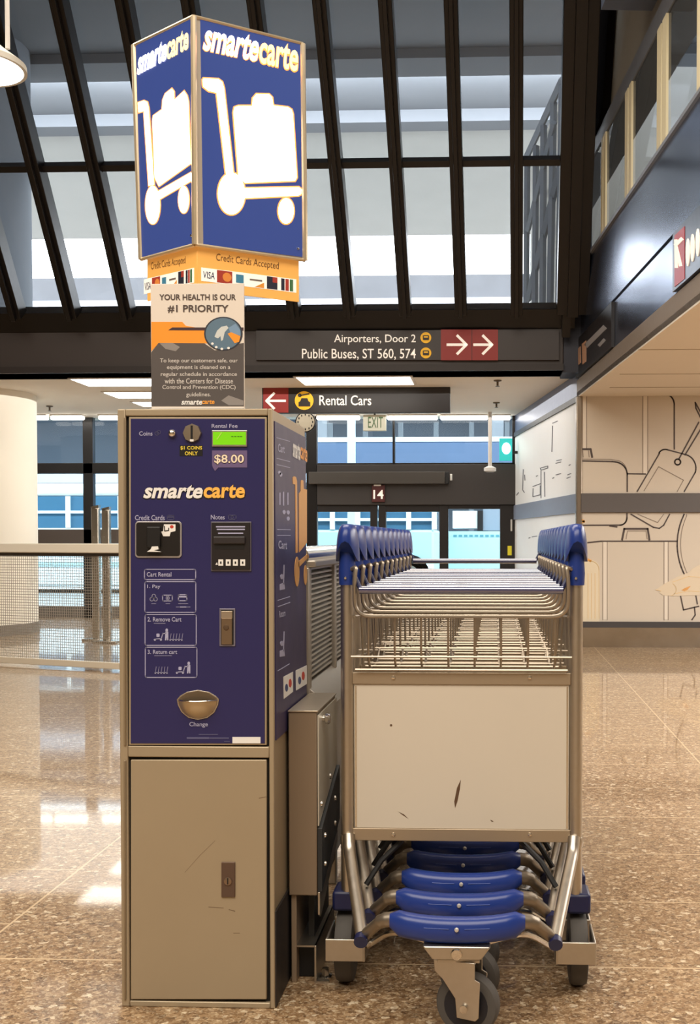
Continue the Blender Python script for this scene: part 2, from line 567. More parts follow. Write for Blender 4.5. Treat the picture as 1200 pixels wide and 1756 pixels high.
MM = Map((0, YM, 0), -NY)
zb0, zb1 = MM(1100, 846).z, MM(1100, 879).z
band_m = mat('dark_grey_band', (84, 78, 76), 0.55)
struct(MB().box((XM + .015, YM - .03, zb1), (9, YM, zb0)).build('trim_14', band_m, bevel=.006))
zk = MM(1100, 1076).z
zk2 = MM(1100, 1066).z
struct(MB().box((XM + .02, YM - .035, 0), (9, YM, zk)).build('baseboard_mural', mat('wavy_stainless', (178, 168, 155), 0.16, 1.0, var=.1, vscale=5), smooth=False))
struct(MB().box((XM + .02, YM - .04, zk), (9, YM, zk2)).build('trim_15', mat('black_strip', (58, 54, 54), 0.5), smooth=False))
# the line drawing of luggage on the mural wall
mural = thing('mural', 'line drawing of suitcases, luggage tag and fish on the beige wall', 'mural', (2.2, YM, 0))
MU = Map((0, YM, 0), -NY, mural.location)
def zm(x, y): return (980 + x / 3.991, 670 + y / 3.991)
ink = mat('dark_brown_ink', (72, 60, 56), 0.6)
thin = mat('grey_brown_ink', (130, 116, 104), 0.6)
tanl = mat('tan_ink', (214, 186, 140), 0.6)
pale = mat('pale_mural_fill', (214, 203, 188), 0.6)
def draw(name, lines, wd, m, closed=False, d=.003):
    for l in lines:
        mb = MB()
        stroke(mb, MU, [zm(*p) for p in l], wd, 0, d, closed)
        mb.build(name, m, mural, smooth=False)
def arc(cx, cy, rx, ry, a0, a1, n=10):
    return [(cx + rx * math.cos(math.radians(a0 + (a1 - a0) * k / n)), cy + ry * math.sin(math.radians(a0 + (a1 - a0) * k / n))) for k in range(n + 1)]
draw('large_suitcase_outline', [[(600, 24)] + arc(640, 95, 62, 70, -70, 0) + [(702, 400)], [(380, 568), (505, 570)]], 2.4, ink)
for x0, y0, x1, y1 in ((76, 28, 102, 400), (487, 32, 520, 570), (213, 1035, 243, 1565), (632, 1035, 660, 1565)):
    mb = MB()
    prect(mb, MU, *zm(x0, y0), *zm(x1, y1), 0, .0015)
    mb.build('suitcase_strap', pale, mural, smooth=False)
draw('strap_edge', [[(x, y0), (x, y1)] for x, y0, y1 in ((72, 28, 400), (102, 28, 400), (487, 30, 570), (520, 30, 560), (213, 1035, 1568), (243, 1035, 1568), (632, 1035, 1568), (660, 1035, 1568))], 1.1, thin)
draw('small_suitcase_outline', [[(50, 480), (280, 485)] + arc(290, 575, 90, 88, -85, 0) + [(380, 690)], [(378, 840)] + arc(330, 870, 48, 50, 0, 90) + [(60, 921)]], 2.4, ink)
draw('small_suitcase_inner_line', [[(50, 468), (270, 470)] + arc(300, 560, 78, 84, -90, -10)], 1.1, thin)
draw('suitcase_handle', [[(55, 400), (130, 400), (140, 455)], [(345, 1020), (360, 945), (520, 945), (532, 1020)]], 3.4, ink)
draw('handle_inner_line', [[(75, 410), (80, 455)], [(115, 410), (120, 455)], [(372, 1015), (382, 960), (508, 960), (516, 1015)]], 1.1, thin)
draw('lower_suitcase_outline', [[(110, 1040), (200, 1030), (720, 1030)], [(260, 926), (310, 932)]], 2.4, ink)
draw('tag_outline', [[(448, 690), (600, 430)] + arc(640, 440, 45, 38, 200, 290) + arc(760, 530, 90, 95, -75, 15) + [(845, 560), (770, 690)], [(405, 845), (560, 935), (600, 942), (630, 920), (670, 845)]], 2.2, ink)
draw('tag_window', [[(495, 685), (595, 520), (765, 612), (722, 690)], [(452, 845), (588, 902), (630, 845)]], 1.2, thin)
draw('tag_cord', [[(735, 465), (870, 215)], [(775, 440), (900, 235)], [(845, 80), (900, 180)], [(845, 80), (850, 120), (890, 200)], arc(725, 488, 20, 20, 0, 360, 16)], 2.4, ink)
draw('globe_outline', [[(770, 845)] + arc(1100, 1050, 378, 420, 208, 148, 12)], 2.4, ink)
draw('globe_inner_line', [[(785, 845)] + arc(1100, 1050, 355, 410, 208, 150, 12)], 1.1, thin)
draw('hook_outline', [[(745, 1405), (765, 1500), (870, 1475)], [(840, 1480), (845, 1535), (822, 1568)], [(850, 1405), (860, 1460)]], 2.2, ink)
fish = [(575, 1362), (640, 1318), (720, 1275), (800, 1245), (830, 1215), (880, 1190), (960, 1230), (1060, 1270), (1120, 1220), (1130, 1370), (1060, 1330), (950, 1385), (870, 1400), (700, 1405), (625, 1400), (595, 1380), (612, 1370)]
mb = MB()
ppoly(mb, MU, [zm(*p) for p in fish], 0, .004)
fo = mb.build('fish_body', mat('pale_fish', (206, 190, 166), 0.6), mural, smooth=False)
fl = MB()
for l in ([(575, 1362), (612, 1370)], arc(665, 1360, 50, 45, -60, 70), [(690, 1310), (800, 1270), (900, 1280)], [(700, 1390), (800, 1370), (900, 1375)]):
    stroke(fl, MU, [zm(*p) for p in l], 1, 0, .0055)
fl.build('fish_line', tanl, fo, smooth=False)
mb = MB()
ppoly(mb, MU, [zm(*p) for p in ((750, 1365), (775, 1350), (815, 1335), (790, 1365), (770, 1372))], 0, .006)
mb.build('fish_fin', mat('orange_fin', (206, 150, 86), .6), fo, smooth=False)
mb = MB()
ppoly(mb, MU, [zm(*p) for p in rr(20, 1160, 190, 1640, 60)], 0, .0015)
mb.build('tan_suitcase', mat('tan_suitcase_fill', (212, 198, 172), .6), mural, smooth=False)
draw('tan_suitcase_line', [arc(125, 1225, 62, 60, -95, 0) + [(188, 1560)]] + [[(x, 1250), (x, 1560)] for x in (112, 136, 160)], 1.0, tanl)
draw('tan_mark', [[(60, 880), (85, 895), (60, 905)], [(100, 1150), (130, 1165)]], 4, mat('orange_ink', (222, 160, 80), .6))

# white mural wall running back to the doors
wa = hz(990, 1110, 0); wa = dist(990, 900, 12.55); wb = dist(880, 900, 17.0)
wa.z = wb.z = 0
wd_ = (wb - wa).normalized()
wn = Vector((-wd_.y, wd_.x, 0))
z_w = 0.5 * (hit(984, 690, wa, wn).z + hit(884, 751, wa, wn).z)
WM = Map(wa, wn)
def wslab(z0, z1, d0, d1, name, m):
    P = [wa + wn * d0, wb + wn * d0, wb + wn * d1, wa + wn * d1]
    return struct(MB().hexa([p + UP * z0 for p in P] + [p + UP * z1 for p in P]).build(name, m, smooth=False))
whitew = mat('white_wall_print', (226, 226, 226), 0.5, var=.02, vscale=4)
wslab(0, z_w, -.15, 0, 'wall_lobby_right', whitew)
wslab(z_w, z_w + .06, -.15, .02, 'trim_16', black)
wslab(z_w + .06, Z_LOBBY + .05, -.15, 0.0, 'wall_lobby_fascia', mat('blue_fascia', (92, 104, 132), 0.35, 0.6))
wslab(zb1, zb0, 0, .02, 'trim_17', mat('blue_grey_band', (120, 128, 146), 0.5))
wslab(0, .12, 0, .02, 'baseboard_lobby', mat('lobby_base', (60, 58, 58), .5))
struct(MB().box((XM - .035, YM - .02, 0), (XM + .03, YM + .1, Z_SIDE)).build('trim_18', mat('corner_trim', (150, 138, 124), 0.25, 0.9), bevel=.01))
mark = thing('wall_drawing', 'faint line drawing on the white wall beside the doors', 'mural', wa + (wb - wa) * .5)
WK = Map(wa, wn, mark.location)
def z4(x, y): return (720 + x / 4.286, 700 + y / 4.286)
mb = MB()
for l in ([(885, 440), (940, 425), (940, 440), (890, 455), (885, 440)], [(830, 575), (885, 555)], [(832, 590), (830, 650), (885, 635), (885, 570)], [(975, 130), (970, 320)], [(975, 110), (1010, 95)], [(1005, 385), (1040, 378)], [(1000, 405), (1035, 395)], [(1000, 490), (1035, 480)], [(975, 515), (985, 510)], [(1095, 420), (1105, 415)], [(1085, 490), (1110, 480)], [(1080, 515), (1105, 505)], [(890, 460), (890, 660)], [(915, 470), (918, 650)], [(855, 500), (865, 495)], [(760, 450), (755, 600), (768, 620)], [(770, 490), (772, 530)], [(710, 640), (725, 620)], [(835, 745), (870, 738)], [(840, 790), (872, 782)], [(825, 945), (860, 940)], [(800, 955), (810, 950)]):
    mb = MB()
    stroke(mb, WK, [z4(*p) for p in l], 1.1, 0, .004)
    mb.build('drawing_line', mat('grey_ink', (90, 90, 98), .6), mark, smooth=False)

# window wall of the lobby: left windows, doors
def frame_box(parent, x0, y0, x1, y1, name, m=frame_m, Y=YW, d0=0, d1=.12, bevel=.006):
    a, b = hy(x0, y0, Y), hy(x1, y1, Y)
    lo = parent.location if parent else Vector((0, 0, 0))
    return MB().box((a.x - lo.x, Y - d1 - lo.y, b.z - lo.z), (b.x - lo.x, Y - d0 - lo.y, a.z - lo.z)).build(name, m, parent, bevel=bevel)
w3 = thing('window_3', 'dark framed lobby windows behind the mesh railing', 'window', hy(130, 1062, YW))
w3['kind'] = 'structure'
ybot = 925 + (1062 - 925)
for x0, x1 in ((146, 166), (-60, -45), (-200, -185), (250, 268), (352, 368), (450, 465), (527, 546)):
    frame_box(w3, x0, 700, x1, 1061, 'mullion')
frame_box(w3, -700, 797, 527, 812, 'transom')
frame_box(w3, -700, 908, 527, 932, 'mid_rail', mat('brown_rail', (70, 60, 54), .5))
frame_box(w3, -700, 1037, 527, 1061, 'bottom_rail', mat('grey_rail', (96, 90, 84), .5))
frame_box(w3, -700, 700, 546, 1061, 'pane', glass('lobby_glass', (226, 236, 240), 0.06), d0=.05, d1=.06, bevel=0)
d1 = thing('door_1', 'dark automatic glass doors under the number plate', 'door', hy(705, 1061, YW))
d1['kind'] = 'structure'
frame_box(d1, 546, 798, 884, 866, 'header', mat('door_header', (50, 45, 43), .5), d1=.16)
frame_box(d1, 534, 811, 764, 831, 'operator_box', mat('door_operator', (76, 72, 68), .4, .4), d0=.14, d1=.26)
frame_box(d1, 764, 811, 770, 831, 'operator_end', black, d0=.14, d1=.25)
for x0, x1 in ((636, 648), (650, 663), (754, 769), (857, 884)):
    frame_box(d1, x0, 866, x1, 1061, 'stile', darkm)
for x0, x1, y1 in ((546, 648, 878), (650, 757, 878), (764, 870, 873)):
    frame_box(d1, x0, 864, x1, y1, 'top_rail', darkm, d1=.11)
    frame_box(d1, x0, 1035, x1, 1061, 'kick_rail', darkm, d1=.11)
frame_box(d1, 546, 866, 860, 1061, 'pane', glass('lobby_glass'), d0=.05, d1=.06, bevel=0)
frame_box(d1, 875, 891, 878, 911, 'handle', mat('pale_handle', (200, 196, 190), .4), d0=.12, d1=.15)
frame_box(d1, 870, 936, 877, 952, 'yellow_sticker', mat('yellow_sticker', (226, 212, 40), .5), d0=.12, d1=.124, bevel=0)
frame_box(d1, 772, 814, 776, 825, 'sensor_light', mat('white_lens', (230, 228, 222), .4), d0=.16, d1=.18)
w4 = thing('window_4', 'transom glazing above the automatic doors', 'window', hy(705, 798, YW))
w4['kind'] = 'structure'
frame_box(w4, 546, 700, 884, 800, 'pane', glass('lobby_glass'), d0=.05, d1=.06, bevel=0)
frame_box(w4, 674, 712, 678, 798, 'mullion')
frame_box(w4, 878, 700, 886, 800, 'mullion')
frame_box(w4, 546, 795, 884, 800, 'bottom_rail')

# pillar at the far left
pc = hz(-60, 1085, 0)
pr = (hy(58, 1000, pc.y) - hy(-60, 1000, pc.y)).length
mb = MB()
mb.lathe([(pr, 0), (pr, Z_LOBBY)], (pc.x, pc.y, 0), n=48)
pil = struct(mb.build('pillar', mat('cream_column', (232, 226, 212), 0.6, var=.02, vscale=2), loc=(pc.x, pc.y, 0)))
pb = MB()
pb.lathe([(pr + .012, 0), (pr + .012, .13)], (0, 0, 0), n=48)
pb.build('pillar_base', mat('grey_column_base', (120, 112, 102), .5), pil)

# ------------------------------------------------------------------ OUTSIDE
conc = mat('grey_concrete', (160, 158, 153), 0.85, var=.07, vscale=1.2)
conc2 = mat('dark_concrete', (104, 108, 114), 0.85, var=.1, vscale=1.5)
struct(MB().box((-70, YW + .2, -.25), (70, 90, -.05)).build('floor_outside', mat('asphalt', (178, 178, 176), .8, var=.08, vscale=4)))
se = dist(700, 404, 30.0)
ZS = se.z
ys_ = hz(700, 193, ZS).y
o = MB().box((-40, ys_, ZS), (30, se.y, ZS + .6)).build('soffit_slab', conc)
tag(struct(o), 'pale concrete underside of the roadway above the glazing', 'roadway')
o = MB().box((-40, 9, ZS), (30, ys_, ZS + .6)).build('soffit_slab', mat('shaded_concrete', (92, 94, 98), .85, var=.08, vscale=1.2))  # same concrete, with the deeper shade under the roadway put into its grey
tag(struct(o), 'concrete underside of the roadway, coloured darker as shade, nearer the glazing', 'roadway')
for yy, hh in ((193, .22), (90, .15)):
    p = hz(700, yy, ZS)
    o = MB().box((-40, p.y - .15, ZS - hh), (30, p.y + .35, ZS)).build('soffit_beam', MATS['shaded_concrete'], loc=(0, p.y, ZS))
    tag(o, 'shallow concrete beam crossing the roadway underside ' + ('higher in the glazing' if yy < 150 else 'above the transom'), 'beam', 'roadway beams')
col = dist(-60, 560, 18.6)
cr_ = (dist(50, 560, 18.6) - col).length
mb = MB().lathe([(cr_, 0), (cr_, ZS)], (col.x, col.y, 0), n=40)
tag(mb.build('concrete_column', conc2, loc=(col.x, col.y, 0)), 'round grey concrete column outside the glazing at far left', 'column')
# far garage
gy = 46.0
ga = thing('parking_garage', 'grey concrete parking garage across the road', 'building', (0, gy, 0))
def gbox(name, x0, x1, z0, z1, m, y0=0, y1=1.0): return MB().box((x0, y0, z0), (x1, y1, z1)).build(name, m, ga)
zt = hy(650, 472, gy).z
zb = hy(650, 514, gy).z
gbox('parapet', -45, 45, zb, zt, mat('stained_concrete', (92, 94, 98), .85, var=.3, vscale=.9))
gbox('ledge', -45, 45, zb - .3, zb, mat('white_ledge', (200, 204, 208), .6), -.3, 1)
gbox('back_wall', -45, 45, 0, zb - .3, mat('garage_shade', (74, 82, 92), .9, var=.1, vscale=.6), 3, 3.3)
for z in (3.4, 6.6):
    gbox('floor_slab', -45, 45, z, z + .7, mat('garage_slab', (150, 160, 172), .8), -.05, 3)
for x in range(-42, 46, 7): gbox('column', x - .3, x + .3, 0, zb - .3, conc2, .2, .8)
# stair facade beyond the right end of the glazing
fx = thing('steel_facade', 'pale steel framed facade seen through the right end of glazing', 'building', dist(945, 520, 15.5))
fx.location.z = Z_HEAD + .05
FX = fx.location
def ft(pts, r, name='facade_post', m=None):
    return MB().tube([Vector(p) - FX for p in pts], r, 4).build(name, m or mat('dark_facade_steel', (104, 110, 118), .5), fx)
for px, yt, dd in ((902, 275, 17), (917, 250, 16.3), (930, 215, 15.7), (943, 175, 15.1), (958, 140, 14.6)):
    b = dist(px, 520, dd)
    t_ = dist(px + (6 if px > 930 else 2), yt, dd)
    ft([b, t_], .045)
ft([dist(905, 515, 16.9), dist(962, 280, 14.6)], .05, 'facade_brace')
ft([dist(905, 395, 16.9), dist(950, 210, 14.9)], .04, 'facade_brace')
ft([dist(900, 275, 17), dist(965, 135, 14.5)], .05, 'facade_rail')
P = [dist(897, 524, 17.4), dist(966, 524, 14.7)]
q0_, q1_ = P[0] - FX, P[1] - FX
q0_.z = q1_.z = 0
h0, h1 = dist(897, 290, 17.4).z - FX.z, dist(966, 120, 14.7).z - FX.z
MB().hexa([q0_ + Vector((.1, 0, 0)), q1_ + Vector((.1, 0, 0)), q1_ + Vector((.25, 0, 0)), q0_ + Vector((.25, 0, 0)),
           Vector((q0_.x + .1, q0_.y, h0)), Vector((q1_.x + .1, q1_.y, h1)), Vector((q1_.x + .25, q1_.y, h1)), Vector((q0_.x + .25, q0_.y, h0))]).build('facade_wall', mat('pale_facade_wall', (222, 220, 210), .6), fx)
# lamp fixture under the roadway
lp = dist(868, 205, 22.0)
lf = thing('floodlight', 'pale floodlight hanging under the roadway', 'lamp', lp)
MB().box((-.3, -.15, -.08), (.3, .15, .08)).build('housing', mat('pale_blue_metal', (170, 196, 214), .4), lf)
MB().box((-.25, -.14, .08), (.3, .14, .36)).build('ballast_box', mat('dark_grey_box', (70, 74, 80), .5), lf)
MB().cyl((.12, 0, -.34), (.12, 0, -.08), .05).build('bracket', mat('pale_blue_metal', (170, 196, 214), .4), lf)
MB().cyl((.05, 0, .36), (.05, 0, ZS - lp.z), .03).build('drop_rod', conc2, lf)
# buses
bw = mat('white_coach_paint', (232, 240, 242), .35)
bt = mat('teal_coach_paint', (184, 222, 228), .35)
bg = mat('coach_window', (70, 112, 140), .12)
def bus(x0, x1, D, ytop, ywin0, ywin1, label, npil, body, low):
    a, b = dist(x0, 1000, D), dist(x1, 1000, D)
    Y = a.y
    zt_, z0_, z1_ = (hy((x0 + x1) / 2, y, Y).z for y in (ytop, ywin0, ywin1))
    r = thing('shuttle_bus', label, 'bus', ((a.x + b.x) / 2, Y, 0), 'buses outside the lobby')
    h = (b.x - a.x) / 2
    MB().box((-h, 0, .1), (h, 2.4, z1_)).build('lower_body', low, r, bevel=.06)
    MB().box((-h, 0, z0_), (h, 2.4, zt_)).build('roof', body, r, bevel=.1)
    MB().box((-h + .05, .04, z1_), (h - .05, 2.36, z0_)).build('window_band', bg, r)
    for k in range(npil + 1):
        x = -h + 2 * h * k / npil
        MB().box((x - .05, -.01, z1_), (x + .05, .05, z0_)).build('pillar', body, r)
    MB().box((-h, -.015, (z0_ + z1_) / 2 - .03), (h, .05, (z0_ + z1_) / 2 + .03)).build('window_rail', body, r)
    for sx in (-.72 * h, .72 * h):
        w_ = MB().cyl((sx, -.02, .42), (sx, .3, .42), .42, n=28).build('wheel', black, r)
        MB().cyl((sx, -.03, .42), (sx, 0, .42), .2, n=20).build('hub_cap', alu, w_)
    MB().box((-h, -.02, .55), (h, .0, .65)).build('side_stripe', bt if low is bw else bw, r)
bus(-60, 300, 26, 829, 851, 905, 'pale coach with blue windows outside the left lobby windows', 4, bw, bw)
bus(440, 745, 24, 868, 874, 908, 'white and teal coach outside the automatic doors', 7, bw, bt)
# small white shed and grey cabinet beyond the right door leaf
sh = thing('ticket_booth', 'white and grey booth outside the right hand door', 'booth', dist(815, 1000, 27))
sh.location.z = -.05
sy = sh.location.y
a = hy(776, 876, sy); b = hy(822, 906, sy); c = hy(860, 1000, sy)
MB().box((a.x - sh.location.x, 0, b.z + .05), (b.x - sh.location.x, 1.5, a.z + .05)).build('white_panel', bw, sh)
MB().box((b.x - sh.location.x - .05, -.05, b.z - .05), (b.x - sh.location.x + .08, 1.5, a.z + .05)).build('dark_edge', darkm, sh)
MB().box((b.x - sh.location.x + .08, 0, b.z), (c.x - sh.location.x + .6, 1.5, a.z + .2)).build('grey_panel', mat('grey_panel', (140, 148, 160), .6), sh)
MB().box((a.x - sh.location.x - .5, -.3, 0), (c.x - sh.location.x + .6, 1.5, b.z - .02)).build('teal_counter', bt, sh)
mb = MB()
for k in range(9):
    p = hy(778 + 9 * k, 917, sy)
    mb.box((p.x - sh.location.x, -.32, p.z), (p.x - sh.location.x + .08, -.3, p.z + .05))
mb.build('counter_pattern', mat('teal_dark', (90, 150, 160), .5), sh)
# white post and blue-grey hoarding seen above the doors
ph = dist(700, 1000, 30)
hd = thing('hoarding', 'blue grey hoarding with white top rail across the road', 'fence', (ph.x, ph.y, 0))
za, zb_ = hy(640, 758, ph.y).z, hy(640, 800, ph.y).z
xl, xr = hy(535, 700, ph.y).x - ph.x, hy(900, 700, ph.y).x - ph.x
MB().box((xl, 0, 2.4), (xr, .15, za)).build('panel', mat('blue_grey_board', (92, 110, 140), .7, var=.06, vscale=2), hd)
MB().box((xl, -.05, za), (xr, .2, za + .12)).build('top_rail', bw, hd)
for k in range(6):
    x = xl + (xr - xl) * (k + .5) / 6
    MB().box((x - .06, .02, 0), (x + .06, .12, za + .5)).build('post', conc2, hd)
pp = dist(603, 1000, 22)
tag(MB().box((pp.x - .07, pp.y - .07, -.05), (pp.x + .07, pp.y + .07, 4.2)).build('white_post', bw, loc=(pp.x, pp.y, -.05)), 'bright white post outside above the door number', 'post')

# ------------------------------------------------------------------ PAYMENT KIOSK
kp = hz(341, 1728, 0)
KY = kp.y
KL, KR = hy(209, 1727, KY).x, hy(471.5, 1728, KY).x
KH = hy(335, 701, KY).z
KD = 0.49
kio = thing('payment_kiosk', 'tall beige metal rental kiosk with dark blue front panel', 'kiosk', ((KL + KR) / 2, KY + KD / 2, 0))
KLOC = kio.location
K = Map((0, KY, 0), -NY, KLOC)
beige = mat('beige_kiosk_metal', (172, 156, 130), 0.42, 0.35, var=.05, vscale=4)
navy = mat('navy_panel', (40, 38, 88), 0.33, var=.03, vscale=3)
gapm = mat('dark_gap', (22, 18, 16), .7)
hx_ = (KR - KL) / 2
hy_ = KD / 2
body = MB().box((-hx_ + .002, -hy_ + .014, 0.004), (hx_ - .002, hy_, KH)).build('body', beige, kio, bevel=.004)
def kz(y): return K(335, y).z
# front frame ring
mb = MB()
zt_, zm1, zm0, zb_ = kz(713), kz(1280), kz(1299), kz(1718)
xf0, xf1 = K(217, 1000).x, K(460, 1000).x
fy0, fy1 = -hy_, -hy_ + .016
mb.box((-hx_, fy0, 0), (xf0, fy1, KH))
mb.box((xf1, fy0, 0), (hx_, fy1, KH))
mb.box((xf0, fy0, zt_), (xf1, fy1, KH))
mb.box((xf0, fy0, zm0), (xf1, fy1, zm1))
mb.box((xf0, fy0, 0), (xf1, fy1, zb_))
mb.build('front_frame', beige, kio, bevel=.0025)
MB().box((xf0, fy0 + .012, zb_), (xf1, fy1 - .001, zt_)).build('door_gap', gapm, kio, smooth=False)
ud = MB()
prect(ud, K, 220.5, 715, 457, 1278, -.010, -.001)
ud = ud.build('upper_door', beige, kio, bevel=.0015)
bpn = MB()
prect(bpn, K, 224, 718, 454, 1275, -.002, .0002)
bpn = bpn.build('blue_front_panel', navy, ud, bevel=.0008)
ld = MB()
prect(ld, K, 224, 1303, 457, 1714, -.010, .0005)
ld = ld.build('lower_door', beige, kio, bevel=.002)
# scuffs on the lower door
sc = MB()
def k4(x, y): return (200 + x / 2.9475, 1160 + y / 2.9475)
for l, wd in (([(345, 990), (420, 905), (497, 830)], .5), ([(465, 1165), (540, 1170)], 1.0), ([(568, 1178), (598, 1186)], 1.6), ([(590, 1297), (622, 1297)], .8), ([(720, 615), (755, 608)], 1.2)):
    stroke(sc, K, [k4(*p) for p in l], wd, .0005, .0008)
sc.build('scuff', mat('scuff_brown', (118, 98, 76), .6), ld, smooth=False)
lk = MB()
prect(lk, K, 380, 1478, 403.5, 1538, 0, .004)
lk = lk.build('lock_plate', mat('brown_lock_plate', (104, 84, 72), .4, .5), ld, bevel=.0012)
mb = MB()
c = K(391.5, 1510, .004)
mb.lathe([(.0095, 0), (.0095, .003), (.007, .004), (.0001, .004)], c, -NY, 24)
cyl = mb.build('lock_cylinder', mat('brass_lock', (150, 128, 108), .3, .8), lk)
mb = MB()
prect(mb, K, 390.6, 1504, 392.6, 1515, .008, .0085)
mb.build('keyhole', black, cyl, smooth=False)
# hinge strip at left
mb = MB()
for y0, y1 in ((716, 1278), (1304, 1714)): prect(mb, K, 213, y0, 216.5, y1, 0, .004)
mb.build('hinge_strip', mat('beige_hinge', (150, 134, 110), .35, .5), kio, bevel=.001)
# controls on the blue panel
def k1(x, y): return (210 + x / 4.8, 710 + y / 4.8)
def k2(x, y): return (210 + x / 4.8, 870 + y / 4.8)
def k3(x, y): return (230 + x / 5.217, 960 + y / 5.217)
def on(name, m, fn_, parent=None, bevel=0, smooth=False):
    mb = MB()
    fn_(mb)
    return mb.build(name, m, parent or kio, bevel=bevel, smooth=smooth)
T = dict(d=.0012)
text('coins_lettering', K, 'Coins', *k1(138, 143), *k1(248, 178), palegrey, bpn, bold=.01)
on('coin_icon', mat('dim_print', (92, 92, 128), .5), lambda mb: [stroke(mb, K, [(k1(*p)) for p in ell(x, y, 15, 15, 14)], .8, 0, .001, True) for x, y in ((283, 160), (300, 150))], bpn)
mb = MB()
mb.lathe([(.0098, 0), (.0098, .003), (.0085, .007), (.005, .010), (.0001, .011)], K(*k1(410, 160)), -NY, 24)
mb.build('reject_button', chrome, kio)
mb = MB()
c = K(*k1(576, 158))
mb.lathe([(.0232, 0), (.0232, .004), (.0218, .007), (.0001, .0075)], c, -NY, 8)
cs = mb.build('coin_slot_plate', mat('satin_nickel', (176, 164, 148), .3, .9, var=.05), kio)
on('coin_slot', black, lambda mb: prect(mb, K, *k1(567, 97), *k1(584, 208), .0072, .0080), cs)
on('coin_slot_light', white, lambda mb: prect(mb, K, *k1(562, 210), *k1(592, 228), .0072, .0080), cs)
cl_ = on('coin_label', black, lambda mb: prect(mb, K, *k1(470, 258), *k1(660, 345), 0, .0008))
yel = mat('yellow_print', (232, 206, 70), .5)
text('coin_label_lettering', K, '$1 COINS', *k1(478, 264), *k1(656, 297), yel, cl_, bold=.02)
text('coin_label_lettering', K, 'ONLY', *k1(514, 308), *k1(620, 340), yel, cl_, bold=.02)
text('fee_lettering', K, 'Rental Fee', *k1(735, 82), *k1(948, 114), palegrey, bpn, bold=.01)
bz = on('display_bezel', alu, lambda mb: prect(mb, K, *k1(738, 136), *k1(1028, 268), 0, .004), bevel=.001)
on('green_display', mat('green_lcd', (110, 190, 20), .2, emit=(104, 186, 16), es=.45), lambda mb: prect(mb, K, *k1(748, 148), *k1(1018, 254), .004, .0045), bz)
on('display_digit', mat('lcd_ink', (70, 130, 14), .4), lambda mb: [stroke(mb, K, [k1(x, 186), k1(x + 14, 186)], 1.2, 0, .0052) for x in (900, 925, 950, 972)], bz)
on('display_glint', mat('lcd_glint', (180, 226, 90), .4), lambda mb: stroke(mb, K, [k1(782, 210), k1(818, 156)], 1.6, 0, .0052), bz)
pt = on('price_tag', mat('purple_tag', (104, 88, 128), .5), lambda mb: ppoly(mb, K, [k1(*p) for p in ((738, 300), (1026, 300), (1026, 440), (790, 440), (762, 470), (744, 440), (738, 420))], 0, .0012))
text('price_shadow', K, '$8.00', *k1(752, 330), *k1(1006, 418), mat('dark_print', (44, 30, 52), .5), pt, d=.0016, bold=.04)
text('price_lettering', K, '$8.00', *k1(757, 334), *k1(1001, 413), cream, pt, d=.0022, bold=.015)
text('logo_shadow', K, 'smarte', *k1(166, 580), *k1(668, 702), gapm, bpn, d=.0010, bold=.05, shear=.25)
text('logo_lettering', K, 'smarte', *k1(172, 583), *k1(662, 695), white, bpn, d=.0016, bold=.03, shear=.25)
text('logo_shadow', K, 'carte', *k1(660, 576), *k1(1012, 700), gapm, bpn, d=.0010, bold=.05, shear=.1)
text('logo_lettering', K, 'carte', *k1(668, 580), *k1(1008, 692), mat('amber_print', (246, 186, 84), .5), bpn, d=.0016, bold=.03, shear=.1)
text('card_lettering', K, 'Credit Cards', *k2(104, 64), *k2(348, 106), palegrey, bpn, bold=.01)
on('card_icon', mat('dim_print', (92, 92, 128), .5), lambda mb: [stroke(mb, K, [k2(*p) for p in rr(370, 66, 424, 102, 6, 2)], .8, 0, .001, True), stroke(mb, K, [k2(370, 80), k2(424, 80)], 1.4, 0, .001)], bpn)
cf = on('card_reader_frame', mat('silver_frame', (176, 172, 172), .35, .6), lambda mb: ppoly(mb, K, [k2(*p) for p in rr(106, 115, 490, 415, 28)], 0, .003), bevel=.001)
cb_ = on('card_reader', mat('black_reader', (22, 19, 19), .4), lambda mb: ppoly(mb, K, [k2(*p) for p in rr(117, 126, 476, 400, 20)], 0, .0042), cf)
on('card_slot', black, lambda mb: prect(mb, K, *k2(210, 160), *k2(320, 330), 0, .012), cf, bevel=.002)
on('card_lip', white, lambda mb: ppoly(mb, K, [k2(*p) for p in ((215, 365), (245, 345), (255, 322), (305, 320), (308, 345), (270, 352), (325, 366))], 0, .0135), cf)
st = on('reader_sticker', white, lambda mb: ppoly(mb, K, [k2(*p) for p in ((345, 140), (440, 140), (440, 195), (400, 205), (392, 238), (340, 238), (322, 200), (340, 195))], 0, .0048), cf)
on('sticker_mark', mat('red_print', (196, 60, 44), .5), lambda mb: ppoly(mb, K, [k2(*p) for p in ell(410, 160, 15, 14, 12)], 0, .0052), st)
on('sticker_print', black, lambda mb: [stroke(mb, K, [k2(350, 155), k2(352, 195), k2(385, 190), k2(385, 170)], 1.6, 0, .0052)], st)
text('notes_lettering', K, 'Notes', *k2(728, 62), *k2(842, 100), palegrey, bpn, bold=.01)
on('note_icon', mat('dim_print', (92, 92, 128), .5), lambda mb: [stroke(mb, K, [k2(*p) for p in rr(872, 64, 935, 98, 6, 2)], .8, 0, .001, True), stroke(mb, K, [k2(*p) for p in ell(903, 81, 10, 12, 10)], .7, 0, .001, True)], bpn)
nf = on('note_acceptor_frame', mat('dark_grey_frame', (104, 100, 110), .4, .4), lambda mb: prect(mb, K, *k2(730, 118), *k2(1062, 526), 0, .003), bevel=.001)
na = on('note_acceptor', mat('black_acceptor', (30, 26, 28), .4), lambda mb: prect(mb, K, *k2(738, 125), *k2(1052, 512), 0, .006), nf, bevel=.001)
